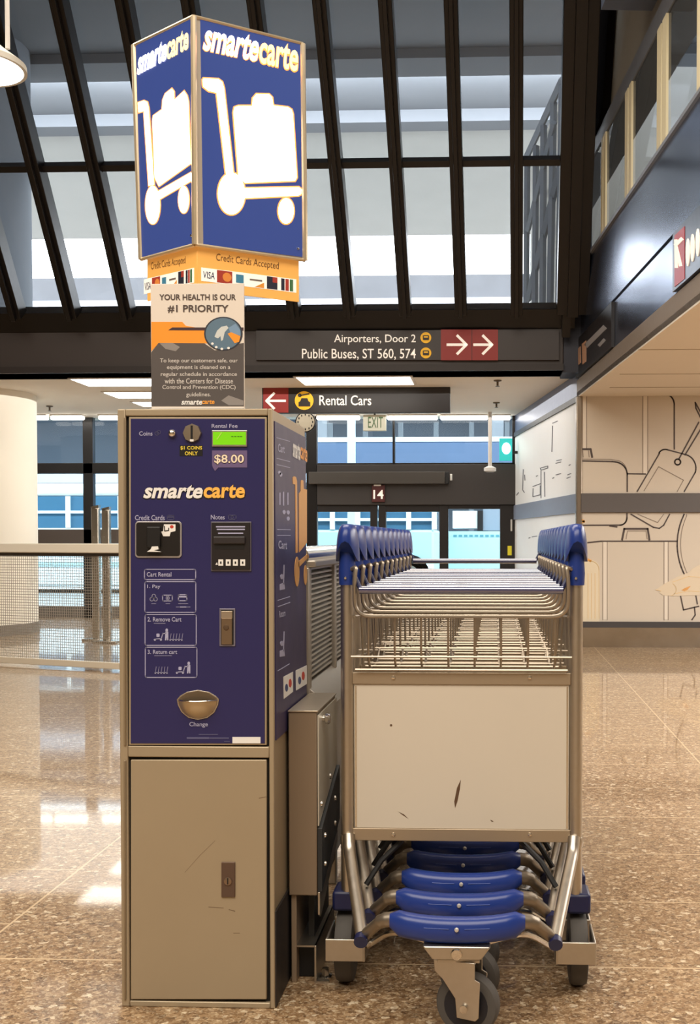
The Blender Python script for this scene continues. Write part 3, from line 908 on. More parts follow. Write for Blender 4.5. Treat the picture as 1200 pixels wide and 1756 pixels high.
on('note_slot', black, lambda mb: prect(mb, K, *k2(765, 305), *k2(1005, 345), .006, .0066), na)
on('acceptor_lip', mat('acceptor_grey', (46, 42, 44), .35), lambda mb: prect(mb, K, *k2(755, 240), *k2(1015, 300), .006, .012), na, bevel=.002)
on('acceptor_print', palegrey, lambda mb: [stroke(mb, K, [k2(a_, y), k2(b_, y)], 2.2, 0, .0068) for a_, b_, y in ((778, 1010, 160), (785, 1008, 182), (795, 995, 214))], na)
on('note_symbol', white, lambda mb: [prect(mb, K, *k2(x, 428), *k2(x + 40, 480), 0, .0068) for x in (794, 855, 914, 974)] + [ppoly(mb, K, [k2(770, 472), k2(782, 452), k2(790, 472)], 0, .0068)], na)
on('symbol_print', black, lambda mb: [prect(mb, K, *k2(x + 14, 445), *k2(x + 26, 464), 0, .0074) for x in (794, 855, 914, 974)], na)
line = palegrey
def boxes(mb):
    for x0, y0, x1, y1 in ((93, 85, 551, 177), (96, 195, 552, 470), (98, 490, 556, 765), (100, 782, 562, 1052)):
        stroke(mb, K, [k3(*p) for p in rr(x0, y0, x1, y1, 14, 3)], 1.3, 0, .0009, True)
on('instruction_border', line, boxes, bpn)
text('instruction_lettering', K, 'Cart Rental', *k3(114, 110), *k3(334, 150), line, bpn, bold=.012)
text('instruction_lettering', K, '1. Pay', *k3(118, 222), *k3(236, 262), line, bpn, bold=.012)
text('instruction_lettering', K, '2. Remove Cart', *k3(120, 512), *k3(424, 552), line, bpn, bold=.012)
text('instruction_lettering', K, '3. Return cart', *k3(122, 804), *k3(386, 842), line, bpn, bold=.012)
def icons(mb, part):
    s = lambda l, wd=1.3, c=False: stroke(mb, K, [k3(*p) for p in l], wd, 0, .0009, c)
    if part == 'coin':
        for x, y in ((176, 325), (158, 352), (192, 352)): s(ell(x, y, 16, 17, 12), 1.2, True)
    if part == 'note':
        s(rr(255, 316, 342, 368, 8, 2), 1.3, True); s([(300, 318), (300, 366)], 1.0); s(ell(300, 342, 14, 18, 10), 1.3, True)
    if part == 'card':
        s(rr(396, 312, 472, 366, 8, 2), 1.3, True); s([(396, 330), (472, 330)], 2.6)
    if isinstance(part, tuple):
        a_, b_, y_, w_ = part
        s([(a_, y_), (b_, y_)], w_)
    if part in ('remove', 'return'):
        ox, oy = (0, 0) if part == 'remove' else (197, 296)
        f_ = lambda x, y: (x + ox, y + oy)
        ppoly(mb, K, [k3(*f_(*p)) for p in ell(292, 630, 12, 16, 12)], 0, .0009)
        ppoly(mb, K, [k3(*f_(*p)) for p in ((280, 643), (306, 643), (306, 720), (296, 720), (294, 690), (288, 720), (276, 720))], 0, .0009)
        s([f_(285, 655), f_(256, 662)], 1.4)
        s([f_(258, 655), f_(244, 705), f_(185, 708)], 1.2)
        ppoly(mb, K, [k3(*f_(*p)) for p in ell(186, 714, 10, 10, 10)], 0, .0009)
        ppoly(mb, K, [k3(*f_(*p)) for p in ell(240, 714, 10, 10, 10)], 0, .0009)
    if part in ('remove case', 'return case'):
        ox, oy = (0, 0) if part == 'remove case' else (197, 296)
        ppoly(mb, K, [k3(p[0] + ox, p[1] + oy) for p in rr(200, 660, 228, 690, 6, 2)], 0, .0009)
    if part in ('remove row', 'return row'):
        ox, oy = (0, 0) if part == 'remove row' else (197, 296)
        f_ = lambda x, y: (x + ox, y + oy)
        dx = 118 if ox == 0 else -212
        s([f_(200 + dx, 712), f_(314 + dx, 712)], .8)
        for k in range(5):
            x = 205 + dx + k * 26
            ppoly(mb, K, [k3(*f_(*p)) for p in ell(x, 716, 7, 8, 8)], 0, .0009)
            s([f_(x, 710), f_(x + 8, 660)], .5)
for nm_, part_ in (('coin_pictogram', 'coin'), ('note_pictogram', 'note'), ('card_pictogram', 'card'), ('remove_cart_pictogram', 'remove'), ('return_cart_pictogram', 'return'), ('suitcase_pictogram', 'remove case'), ('suitcase_pictogram', 'return case'), ('cart_row_pictogram', 'remove row'), ('cart_row_pictogram', 'return row')) + tuple(('small_print', q_) for q_ in ((155, 195, 393, .6), (283, 320, 393, .6), (395, 482, 393, .6), (375, 410, 422, .7), (415, 465, 422, 1.6), (470, 502, 422, .7), (178, 280, 568, .6), (182, 336, 858, .6))):
    on(nm_, line, lambda mb: icons(mb, part_), bpn)

hf = on('latch_frame', mat('grey_latch_frame', (128, 124, 140), .4, .5), lambda mb: prect(mb, K, *k3(764, 434), *k3(906, 772), 0, .0025), bevel=.0008)
on('latch_recess', black, lambda mb: prect(mb, K, *k3(778, 448), *k3(892, 758), 0, .003), hf)
lt = on('latch_plate', mat('tan_latch', (134, 114, 92), .35, .7), lambda mb: prect(mb, K, *k3(784, 520), *k3(880, 755), 0, .006), hf, bevel=.001)
on('latch_tab', mat('pale_latch', (178, 162, 142), .35, .7), lambda mb: prect(mb, K, *k3(780, 458), *k3(882, 524), 0, .005), hf, bevel=.001)
mb = MB()
mb.lathe([(.007, 0), (.006, .0015), (.0001, .002)], K(*k3(828, 604), .006), -NY, 18)
mb.build('latch_lock', mat('dull_bronze', (110, 92, 74), .4, .7), lt)
# change cup
def z3(x, y): return (200 + x / 3.3333, 860 + y / 3.3333)
cup_o = [(345, 1130), (362, 1110), (400, 1088), (465, 1076), (530, 1088), (570, 1112), (586, 1128), (582, 1160), (560, 1205), (520, 1236), (466, 1247), (412, 1236), (370, 1202), (350, 1160)]
cu_ = on('change_cup_rim', mat('cup_rim', (196, 186, 172), .25, .9), lambda mb: ppoly(mb, K, [z3(*p) for p in cup_o], 0, .003), bevel=.001)
cen = (466, 1158)
inner = [(cen[0] + (x - cen[0]) * .93, cen[1] + (y - cen[1]) * .92) for x, y in cup_o]
on('change_cup_recess', mat('cup_shade', (120, 104, 84), .4, .6), lambda mb: ppoly(mb, K, [z3(*p) for p in inner], 0, .0036), cu_)
mb = MB()
rings = []
for k in range(9):
    t_ = k / 8
    a_ = t_ * math.pi / 2
    sc_ = math.cos(a_)
    out = .026 * math.sin(a_) if k else 0
    ring = []
    for j in range(17):
        f_ = math.pi * j / 16
        x = 466 + 108 * math.cos(f_)
        y = 1136 + 98 * math.sin(f_) * 1.0
        # bowl: bulges out towards the viewer at its lip
        bul = .024 * (math.sin(f_) * 0 + (1 - (1 - sc_) ** 2) * 0)
        ring.append((x, y))
    rings.append(ring)
bowl = []
for v in range(8):
    t_ = v / 7
    yy = 1134 + (1240 - 1134) * t_
    hwid = 108 * math.sqrt(max(0.0, 1 - (t_ * .985) ** 2.1))
    depth = .026 * (1 - t_ ** 1.8)
    row = []
    for j in range(13):
        s_ = -1 + j / 6
        p = z3(466 + hwid * s_, yy)
        row.append(K(p[0], p[1], .0036 + depth * (1 - abs(s_) ** 2.2)))
    bowl.append(row)
mb = MB()
V = [[mb.bm.verts.new(p) for p in r] for r in bowl]
for i in range(7):
    for j in range(12): mb.bm.faces.new([V[i][j], V[i][j + 1], V[i + 1][j + 1], V[i + 1][j]])
mb.build('change_cup_bowl', mat('cup_metal', (190, 172, 142), .3, .8), cu_)
mb = MB()
mb.tube([p + Vector((0, 0, 0)) for p in bowl[0]], .0016, 6)
mb.build('change_cup_lip', chrome, cu_)
text('change_lettering', K, 'Change', *z3(416, 1260), *z3(522, 1292), palegrey, bpn, bold=.012)
on('small_print', mat('dim_print', (92, 92, 128), .5), lambda mb: [stroke(mb, K, [z3(470, 1331), z3(578, 1331)], 1.0, 0, .0009), stroke(mb, K, [z3(404, 1352), z3(524, 1352)], 3.0, 0, .0009), stroke(mb, K, [z3(530, 1352), z3(640, 1352)], 1.8, 0, .0009), stroke(mb, K, [z3(615, 1371), z3(645, 1371)], .8, 0, .0009)], bpn)
on('white_sticker', white, lambda mb: prect(mb, K, *z3(662, 1346), *z3(822, 1382), 0, .001), bpn)
# right side of kiosk
S = Map((KR, 0, 0), NX, KLOC)
sy0, sy1 = K(0, 0).y, 0
sx0 = KY + .035
def side(y_, X=KR): return 0
zs_top, zs_bot = S(470, 722).z, S(470, 1272).z
sp_ = MB().box((hx_ - .002, -hy_ + .022, zs_bot), (hx_ + .0015, hy_ - .006, zs_top)).build('blue_side_panel', mat('navy_side_panel', (58, 52, 92), .4), kio)
def s8(x, y): return (450 + x / 3.5125, 700 + y / 3.5125)
def onS(name, m, fn_, parent): 
    mb = MB()
    fn_(mb)
    return mb.build(name, m, parent, smooth=False)
textq('side_logo_lettering', S, 'smarte', s8(176, 190), s8(222, 215), s8(176, 292), white, sp_, d=.0028, bold=.03, shear=.15)
textq('side_logo_lettering', S, 'carte', s8(222, 212), s8(264, 238), s8(222, 302), orange, sp_, d=.0028, bold=.03, shear=.1)
def sidecart(mb):
    pl = lambda l: ppoly(mb, S, [s8(*p) for p in l], 0, .0028)
    pl([(176, 420), (184, 410), (196, 414), (202, 440), (207, 870), (196, 872), (192, 460), (178, 456)])
    pl([(214, 515), (225, 500), (226, 440), (232, 432), (241, 436), (243, 486), (262, 490), (262, 810), (216, 868)])
    pl(ell(203, 985, 14, 90, 20))
    pl([(210, 925), (264, 880), (264, 905), (212, 960)])
    pl(ell(254, 1005, 9, 60, 16))
onS('side_trolley_pictogram', mat('tan_print', (226, 168, 96), .5), sidecart, sp_)
def sidelines(mb):
    for a_, b_ in (((80, 178), (160, 200)), ((82, 302), (160, 322)), ((82, 340), (160, 358)), ((85, 730), (163, 732)), ((85, 766), (163, 766)), ((88, 1158), (160, 1135)), ((88, 1196), (160, 1170)), ((88, 1582), (158, 1540))):
        stroke(mb, S, [s8(*a_), s8(*b_)], 1.1, 0, .0024)
    for x, y, h_ in ((100, 545, 70), (122, 545, 80), (148, 545, 70)):
        stroke(mb, S, [s8(x, y - h_ / 2), s8(x, y + h_ / 2)], 1.8, 0, .0024)
    for x, y in ((150, 665), (150, 628), (125, 626), (105, 400), (98, 390)):
        ppoly(mb, S, [s8(*p) for p in ell(x, y, 9, 13, 10)], 0, .0024)
    for oy in (0, 402):
        ppoly(mb, S, [s8(*p) for p in ((100, 1060 + oy), (126, 1050 + oy), (130, 1090 + oy), (100, 1096 + oy))], 0, .0024)
        stroke(mb, S, [s8(122, 1060 + oy), s8(126, 945 + oy)], 1.4, 0, .0024)
        ppoly(mb, S, [s8(*p) for p in ell(112, 1015 + oy, 10, 16, 10)], 0, .0024)
onS('side_instruction_print', palegrey, sidelines, sp_)
textq('side_lettering', S, 'Cart', s8(88, 212), s8(128, 222), s8(88, 262), palegrey, sp_, d=.0024, bold=.02)
textq('side_lettering', S, 'Cart', s8(90, 796), s8(142, 800), s8(90, 846), palegrey, sp_, d=.0024, bold=.02)
textq('side_lettering', S, 'Return', s8(95, 1222), s8(132, 1212), s8(95, 1262), palegrey, sp_, d=.0024, bold=.02)
for q in ([(122, 1618), (178, 1588), (178, 1708), (124, 1750)], [(196, 1580), (262, 1548), (262, 1660), (198, 1700)]):
    k_ = onS('card_sticker', white, lambda mb: ppoly(mb, S, [s8(*p) for p in q], 0, .0026), sp_)
    cx_, cy_ = sum(p[0] for p in q) / 4, sum(p[1] for p in q) / 4
    onS('sticker_mark', mat('red_print', (196, 60, 44), .5), lambda mb: ppoly(mb, S, [s8(*p) for p in ell(cx_ + 10, cy_ - 10, 9, 26, 12)], 0, .0030), k_)
    onS('sticker_mark', mat('blue_print', (60, 74, 120), .5), lambda mb: ppoly(mb, S, [s8(*p) for p in ell(cx_ - 12, cy_ + 18, 9, 24, 12)], 0, .0030), k_)
zk0 = S(472, 1562).z
MB().box((hx_ - .002, -hy_ + .004, .004), (hx_ + .003, hy_ - .01, zk0)).build('kick_plate', mat('black_kick_plate', (40, 36, 36), .5), kio, bevel=.001)

# placard standing on the kiosk
py = KY + .03
pa, pbm = hy(258, 487, py), hy(419, 690, py)
pl_ = thing('notice_placard', 'upright health notice placard standing on top of the kiosk', 'sign', ((pa.x + pbm.x) / 2, py, KH))
PLOC = pl_.location
Q = Map((0, py, 0), -NY, PLOC)
hwp = (pbm.x - pa.x) / 2
board = MB().box((-hwp, 0, 0), (hwp, .006, pa.z - KH)).build('board', mat('white_placard', (226, 216, 204), .45), pl_, bevel=.001)
MB().box((-hwp, -.012, 0), (hwp, .03, .003)).build('foot', mat('clear_acrylic', (200, 196, 190), .2), pl_)
def p2(x, y): return (200 + x / 3.3333, 480 + y / 3.3333)
def onQ(name, m, fn_, parent=None):
    mb = MB()
    fn_(mb)
    return mb.build(name, m, parent or board, smooth=False)
dk = mat('charcoal_print', (84, 78, 76), .5)
onQ('orange_band', mat('bright_orange_print', (244, 152, 40), .5), lambda mb: ppoly(mb, Q, [p2(*p) for p in ((198, 240), (375, 240), (395, 262), (520, 285), (520, 362), (240, 362), (198, 408))], 0, .0006))
onQ('dark_band', mat('dark_brown_print', (66, 44, 48), .5), lambda mb: ppoly(mb, Q, [p2(*p) for p in ((295, 288), (318, 272), (725, 272), (725, 290))], 0, .0009))
onQ('grey_panel', dk, lambda mb: ppoly(mb, Q, [p2(*p) for p in ((198, 415), (240, 360), (500, 362), (560, 402), (640, 402), (700, 365), (727, 360), (727, 722), (198, 722))], 0, .0008))
onQ('light_fold', mat('light_grey_print', (140, 134, 130), .5), lambda mb: [ppoly(mb, Q, [p2(*p) for p in ((245, 362), (320, 360), (362, 384), (338, 408), (280, 395))], 0, .0010), ppoly(mb, Q, [p2(*p) for p in ((598, 690), (640, 660), (725, 690), (725, 716), (640, 716))], 0, .0010)])
rd = onQ('round_picture_rim', mat('dark_slate_print', (44, 48, 60), .5), lambda mb: ppoly(mb, Q, [p2(*p) for p in ell(610, 308, 110, 97, 36)], 0, .0012))
onQ('round_picture', mat('slate_blue_print', (92, 118, 138), .5), lambda mb: ppoly(mb, Q, [p2(*p) for p in ell(610, 308, 101, 90, 36)], 0, .0014), rd)
onQ('picture_glove', mat('pale_glove_print', (204, 208, 206), .5), lambda mb: ppoly(mb, Q, [p2(*p) for p in ((560, 325), (575, 290), (600, 268), (630, 262), (640, 275), (618, 300), (608, 345), (598, 350), (594, 322), (580, 335), (568, 330))], 0, .0017), rd)
onQ('picture_sleeve', mat('sky_blue_print', (120, 150, 180), .5), lambda mb: ppoly(mb, Q, [p2(*p) for p in ((640, 275), (680, 250), (705, 285), (708, 320), (650, 300))], 0, .0016), rd)
onQ('picture_cloth', mat('bright_orange_print', (244, 152, 40), .5), lambda mb: ppoly(mb, Q, [p2(*p) for p in ((635, 308), (655, 300), (708, 322), (700, 355), (675, 362))], 0, .0018), rd)
onQ('picture_drop', white, lambda mb: [ppoly(mb, Q, [p2(*p) for p in ell(x, y, 8, 7, 10)], 0, .0019) for x, y in ((602, 395), (640, 390), (570, 385), (548, 365))], rd)
hl = mat('heading_print', (78, 66, 62), .5)
text('heading_lettering', Q, 'YOUR HEALTH IS OUR', *p2(244, 82), *p2(682, 116), hl, board, d=.001, bold=.02)
text('heading_lettering', Q, '#1 PRIORITY', *p2(292, 143), *p2(640, 188), hl, board, d=.001, bold=.02)
for tx, x0, x1, yc in (('To keep our customers safe, our', 248, 692, 464), ('equipment is cleaned on a', 288, 650, 502), ('regular schedule in accordance', 253, 688, 542), ('with the Centers for Disease', 275, 665, 578), ('Control and Prevention (CDC)', 262, 680, 616), ('guidelines.', 398, 538, 658)):
    text('body_lettering', Q, tx, *p2(x0, yc - 15), *p2(x1, yc + 15), mat('body_print', (206, 200, 194), .5), board, d=.0012, bold=.008)
text('logo_lettering', Q, 'smarte', *p2(370, 686), *p2(490, 714), white, board, d=.0014, bold=.03, shear=.2)
text('logo_lettering', Q, 'carte', *p2(488, 686), *p2(560, 710), orange, board, d=.0014, bold=.03, shear=.1)

# ------------------------------------------------------------------ BACKLIT TOWER SIGN
dc = (kp - EYE).dot(FLAT) + .08
Ct, Cb = dist(332, 25.5, dc), dist(334, 423, dc)
dr = dc * 1.055
Rt, Rb = dist(518.5, 73, dr), dist(522.5, 442, dr)
Lt, Lb = dist(229.5, 81, dr), dist(242, 447, dr)
zt2 = (Ct.z + Rt.z + Lt.z) / 3
zb2 = (Cb.z + Rb.z + Lb.z) / 3
Cx = (Ct + Cb) / 2
def flatten(pt_px, pb_px, mid):
    d_ = (mid - Cx); d_.z = 0
    n_ = Vector((d_.y, -d_.x, 0)).normalized()
    a_, b_ = hit(*pt_px, Cx, n_), hit(*pb_px, Cx, n_)
    a_.z, b_.z = zt2, zb2
    return a_, b_
Rt, Rb = flatten((518.5, 73), (522.5, 442), (Rt + Rb) / 2)
Lt, Lb = flatten((229.5, 81), (242, 447), (Lt + Lb) / 2)
Ct, Cb = Vector((Cx.x, Cx.y, zt2)), Vector((Cx.x, Cx.y, zb2))
Bt, Bb = Rt + Lt - Ct, Rb + Lb - Cb
sg = thing('lightbox_sign', 'backlit blue lightbox sign with luggage trolley above the kiosk', 'sign', Vector(((Cb.x + Bb.x) / 2, (Cb.y + Bb.y) / 2, KH)))
SL_ = sg.location
mb = MB()
mb.hexa([p - SL_ for p in (Cb, Rb, Bb, Lb)] + [p - SL_ for p in (Ct, Rt, Bt, Lt)])
box_ = mb.build('box', mat('sign_box_metal', (206, 194, 176), .4, .5), sg, bevel=.002)
mb = MB()
for b_, t_ in ((Cb, Ct), (Rb, Rt), (Lb, Lt)): mb.tube([b_ - SL_, t_ - SL_], .008, 8)
for a_, b_ in ((Ct, Rt), (Ct, Lt), (Cb, Rb), (Cb, Lb)): mb.tube([a_ - SL_, b_ - SL_], .005, 8)
mb.build('edge_trim', mat('pale_gold_trim', (224, 206, 174), .3, .7), sg)
def facemap(a, b, c):
    n = (b - a).cross(c - a).normalized()
    if n.dot(EYE - a) < 0: n = -n
    return Map(a, n, SL_)
FR_, FL_ = facemap(Cb, Rb, Ct), facemap(Cb, Lb, Ct)
bluelit = mat('backlit_blue', (44, 56, 118), .3, emit=(56, 80, 140), es=.5)
whitelit = mat('backlit_white', (255, 250, 240), .4, emit=(255, 246, 232), es=4.5)
orlit = mat('orange_glow_rim', (255, 170, 90), .4, emit=(255, 140, 70), es=1.15)  # glow around the lit white art, put in as orange outline shapes
yellit = mat('backlit_yellow', (255, 210, 120), .4, emit=(255, 212, 128), es=2.6)
def sgz(x, y): return (200 + x / 3.3139, y / 3.3139)
def face(Mp, quad, name):
    mb = MB()
    ppoly(mb, Mp, [sgz(*p) for p in quad], 0, .002)
    return mb.build(name, bluelit, sg, smooth=False)
fr = face(Mp=FR_, quad=[(474, 112), (1052, 248), (1064, 1462), (492, 1388)], name='right_face')
flf = face(Mp=FL_, quad=[(424, 95), (112, 262), (146, 1468), (442, 1392)], name='left_face')
def grow(pts, g):
    cx_ = sum(p[0] for p in pts) / len(pts); cy_ = sum(p[1] for p in pts) / len(pts)
    n = len(pts)
    out = []
    area2 = sum(pts[i][0] * pts[(i + 1) % n][1] - pts[(i + 1) % n][0] * pts[i][1] for i in range(n))
    sgn = 1 if area2 > 0 else -1
    for i in range(n):
        (x0, y0), (x1, y1), (x2, y2) = pts[i - 1], pts[i], pts[(i + 1) % n]
        e1 = Vector((x1 - x0, y1 - y0)); e2 = Vector((x2 - x1, y2 - y1))
        if e1.length < 1e-6 or e2.length < 1e-6: out.append((x1, y1)); continue
        n1 = Vector((e1.y, -e1.x)).normalized() * sgn; n2 = Vector((e2.y, -e2.x)).normalized() * sgn
        nn = n1 + n2
        if nn.length < .3: nn = n1
        nn.normalize()
        k_ = g / max(.5, nn.dot(n1))
        out.append((x1 + nn.x * k_, y1 + nn.y * k_))
    return out
right_shapes = [
    [(487, 455), (492, 448), (575, 452), (596, 468), (606, 500), (660, 985), (620, 995), (566, 528), (520, 518), (490, 494)],
    [(662, 640), (668, 612), (690, 604), (768, 604), (772, 560), (792, 537), (862, 538), (880, 556), (886, 602), (970, 612), (990, 625), (998, 650), (1020, 1010), (1010, 1028), (725, 1040), (690, 1000)],
    ell(650, 1102, 76, 118, 30),
    [(690, 1072), (1032, 1066), (1048, 1080), (1044, 1104), (1030, 1112), (700, 1128)],
    ell(960, 1200, 43, 72, 26)]
left_shapes = [
    [(126, 586), (160, 574), (178, 582), (186, 615), (217, 1050), (188, 1056), (160, 632), (130, 640)],
    [(210, 690), (214, 660), (264, 624), (268, 570), (282, 535), (318, 506), (330, 522), (332, 572), (388, 520), (404, 545), (412, 580), (425, 930), (246, 1058), (222, 1010)],
    ell(210, 1166, 40, 108, 30),
    [(240, 1090), (428, 982), (436, 1000), (432, 1026), (244, 1136)],
    ell(386, 1136, 29, 76, 26)]
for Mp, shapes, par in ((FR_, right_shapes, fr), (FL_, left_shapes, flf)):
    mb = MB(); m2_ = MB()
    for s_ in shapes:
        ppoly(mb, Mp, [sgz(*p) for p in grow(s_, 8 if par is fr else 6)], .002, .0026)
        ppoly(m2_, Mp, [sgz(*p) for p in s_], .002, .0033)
    mb.build('trolley_glow', orlit, par, smooth=False)
    m2_.build('trolley_pictogram', whitelit, par, smooth=False)
textq('sign_lettering_glow', FR_, 'smarte', sgz(494, 140), sgz(812, 210), sgz(484, 292), orlit, fr, d=.0026, bold=.045, shear=.22)
textq('sign_lettering', FR_, 'smarte', sgz(497, 143), sgz(808, 212), sgz(488, 287), whitelit, fr, d=.0034, bold=.022, shear=.22)
textq('sign_lettering_glow', FR_, 'carte', sgz(806, 208), sgz(1034, 262), sgz(802, 366), orlit, fr, d=.0026, bold=.045, shear=.1)
textq('sign_lettering', FR_, 'carte', sgz(810, 213), sgz(1030, 265), sgz(806, 360), yellit, fr, d=.0034, bold=.02, shear=.1)
textq('sign_lettering', FL_, 'smarte', sgz(126, 310), sgz(292, 222), sgz(122, 432), whitelit, flf, d=.0034, bold=.035, shear=.2)
textq('sign_lettering', FL_, 'carte', sgz(290, 222), sgz(414, 158), sgz(290, 345), yellit, flf, d=.0034, bold=.03, shear=.1)
on('face_bolt', chrome, lambda mb: [mb.lathe([(.004, 0), (.003, .003), (.0001, .0035)], FR_(*sgz(1028, 1415), .002), FR_.n, 12), mb.lathe([(.004, 0), (.003, .003), (.0001, .0035)], FL_(*sgz(430, 1340), .002), FL_.n, 12)], sg, smooth=True)
# orange skirt under the box
cen3 = (Cb + Rb + Lb + Bb) / 4
def shr(p, k): return cen3 + (p - cen3) * k
zsk = dist(508, 518, dr).z
skp = [shr(p, .93) for p in (Cb, Rb, Bb, Lb)]
mb = MB()
low_ = [Vector((p.x, p.y, zsk)) - SL_ for p in skp]
up_ = [Vector((p.x, p.y, zb2 - .001)) - SL_ for p in skp]
ins = (sum(low_, Vector()) / 4)
for i_, j_ in ((0, 1), (0, 3)):
    in0 = (ins - low_[i_]); in0.z = 0
    in1 = (ins - low_[j_]); in1.z = 0
    q0, q1 = in0 * .02, in1 * .02
    mb.hexa([low_[i_], low_[j_], low_[j_] + q1, low_[i_] + q0, up_[i_], up_[j_], up_[j_] + q1, up_[i_] + q0])
skirt = mb.build('card_skirt', mat('amber_skirt', (238, 178, 92), .45, emit=(238, 170, 84), es=.25), sg, bevel=.001)
SR = facemap(skp[0], skp[1], skp[0] - UP * .1)
SLf = facemap(skp[0], skp[3], skp[0] - UP * .1)
brown = mat('brown_print', (108, 74, 40), .5)
textq('skirt_lettering', SR, 'Credit Cards Accepted', sgz(566, 1440), sgz(922, 1490), sgz(563, 1492), brown, skirt, d=.0008, bold=.0)
textq('skirt_lettering', SLf, 'Credit Cards Accepted', sgz(196, 1492), sgz(392, 1455), sgz(196, 1545), brown, skirt, d=.0008, bold=.0)
def cards(Mp, x0, x1, yt0, yt1, hh, nm):
    def pt_(u, v): 
        x = x0 + (x1 - x0) * u
        return sgz(x, yt0 + (yt1 - yt0) * u + hh * v)
    def q(u0, u1, v0, v1): return [pt_(u0, v0), pt_(u1, v0), pt_(u1, v1), pt_(u0, v1)]
    mb = MB()
    ppoly(mb, Mp, q(0, 1, 0, 1), 0, .0008)
    base = mb.build('card_strip', mat('lit_card_white', (244, 240, 230), .5, emit=(244, 240, 230), es=.35), skirt, smooth=False)
    def bit(name, m, quads, d=.0014):
        mb = MB()
        for k_ in quads: ppoly(mb, Mp, k_, 0, d)
        mb.build(name, m, base, smooth=False)
    textq('card_lettering', Mp, 'VISA', pt_(.02, .25), pt_(.14, .25), pt_(.02, .78), mat('blue_black_print', (44, 48, 84), .5), base, d=.0012, bold=.01, shear=.1)
    bit('card_red', mat('deep_red_print', (176, 62, 48), .5), [q(.165, .325, .04, .96)])
    def rnd(uc, r): return [pt_(uc + r * .55 * math.cos(a_), .5 + r * 4.0 * math.sin(a_)) for a_ in [k * math.pi / 8 for k in range(16)]]
    bit('card_circle', mat('orange_circle', (240, 150, 70), .5), [rnd(.27, .085)], .0018)
    bit('card_blue', mat('bright_blue_print', (70, 140, 176), .5), [q(.365, .445, .18, .8)])
    bit('card_outline_print', mat('grey_print', (120, 110, 104), .5), [q(.51, .64, .38, .5)])
    bit('card_orange', orange, [[pt_(.56, .96), pt_(.66, .55), pt_(.66, .96)]])
    bit('card_dark', mat('navy_print', (40, 44, 62), .5), [q(.69, .75, .04, .96), q(.75, .80, .45, .96)], .0014)
    bit('card_red', mat('deep_red_print', (176, 62, 48), .5), [q(.75, .80, .04, .45)], .0014)
    bit('card_dark', mat('navy_print', (40, 44, 62), .5), [q(.84, .875, .06, .94)])
    bit('card_red', mat('deep_red_print', (176, 62, 48), .5), [q(.885, .92, .06, .94)])
    bit('card_green', mat('green_print', (70, 120, 80), .5), [q(.93, .965, .06, .94)])
cards(SR, 480, 1020, 1520, 1588, 76, 'r')
cards(SLf, 156, 440, 1588, 1522, 84, 'l')
MB().box((-.03, -.03, 0), (.03, .03, zsk - KH + .01)).build('post', alu, sg, bevel=.003)
MB().box((-.07, -.07, 0), (.07, .07, .008)).build('post_base', alu, sg, bevel=.002)

# ------------------------------------------------------------------ LUGGAGE CARTS
cw = hz(791.5, 1690, 0)
CYW = cw.y
def cpx(x, y, ly=0.0):
    p = hy(x, y, CYW + ly)
    return Vector((p.x - cw.x, ly, p.z))
def zc(y, ly=0.0): return cpx(792, y, ly).z
PXH = (cpx(987, 1200).x - cpx(596, 1200).x) / 2
cxo = (cpx(987, 1200).x + cpx(596, 1200).x) / 2
cw = Vector((cw.x + cxo, cw.y, 0))
bluep = mat('blue_grip_plastic', (32, 56, 130), 0.3, var=.03, vscale=12)
navyp = mat('navy_plastic', (22, 28, 70), 0.4)
tyre = mat('grey_tyre', (78, 74, 70), .7, var=.06, vscale=20)
hubm = mat('black_hub', (26, 26, 34), .5)
boardm = mat('cart_board', (206, 196, 180), .5, var=.02, vscale=5)
wirem = mat('plated_wire', (168, 156, 140), .38, .85)
barm = mat('blue_bar', (34, 42, 96), .1, coat=1.0)
barm.node_tree.nodes['Principled BSDF'].inputs['Coat IOR'].default_value = 2.4
barm.node_tree.nodes['Principled BSDF'].inputs['Coat Roughness'].default_value = .06
def smooth_path(pts, n=5):
    P = [Vector(p) for p in pts]
    out = [P[0]]
    for i in range(1, len(P) - 1):
        a, b, c = P[i - 1], P[i], P[i + 1]
        r_ = min((a - b).length, (c - b).length) * .45
        s0, s1 = b + (a - b).normalized() * r_, b + (c - b).normalized() * r_
        for k in range(n + 1):
            t_ = k / n
            out.append(s0 * (1 - t_) ** 2 + b * 2 * t_ * (1 - t_) + s1 * t_ ** 2)
    out.append(P[-1])
    return out
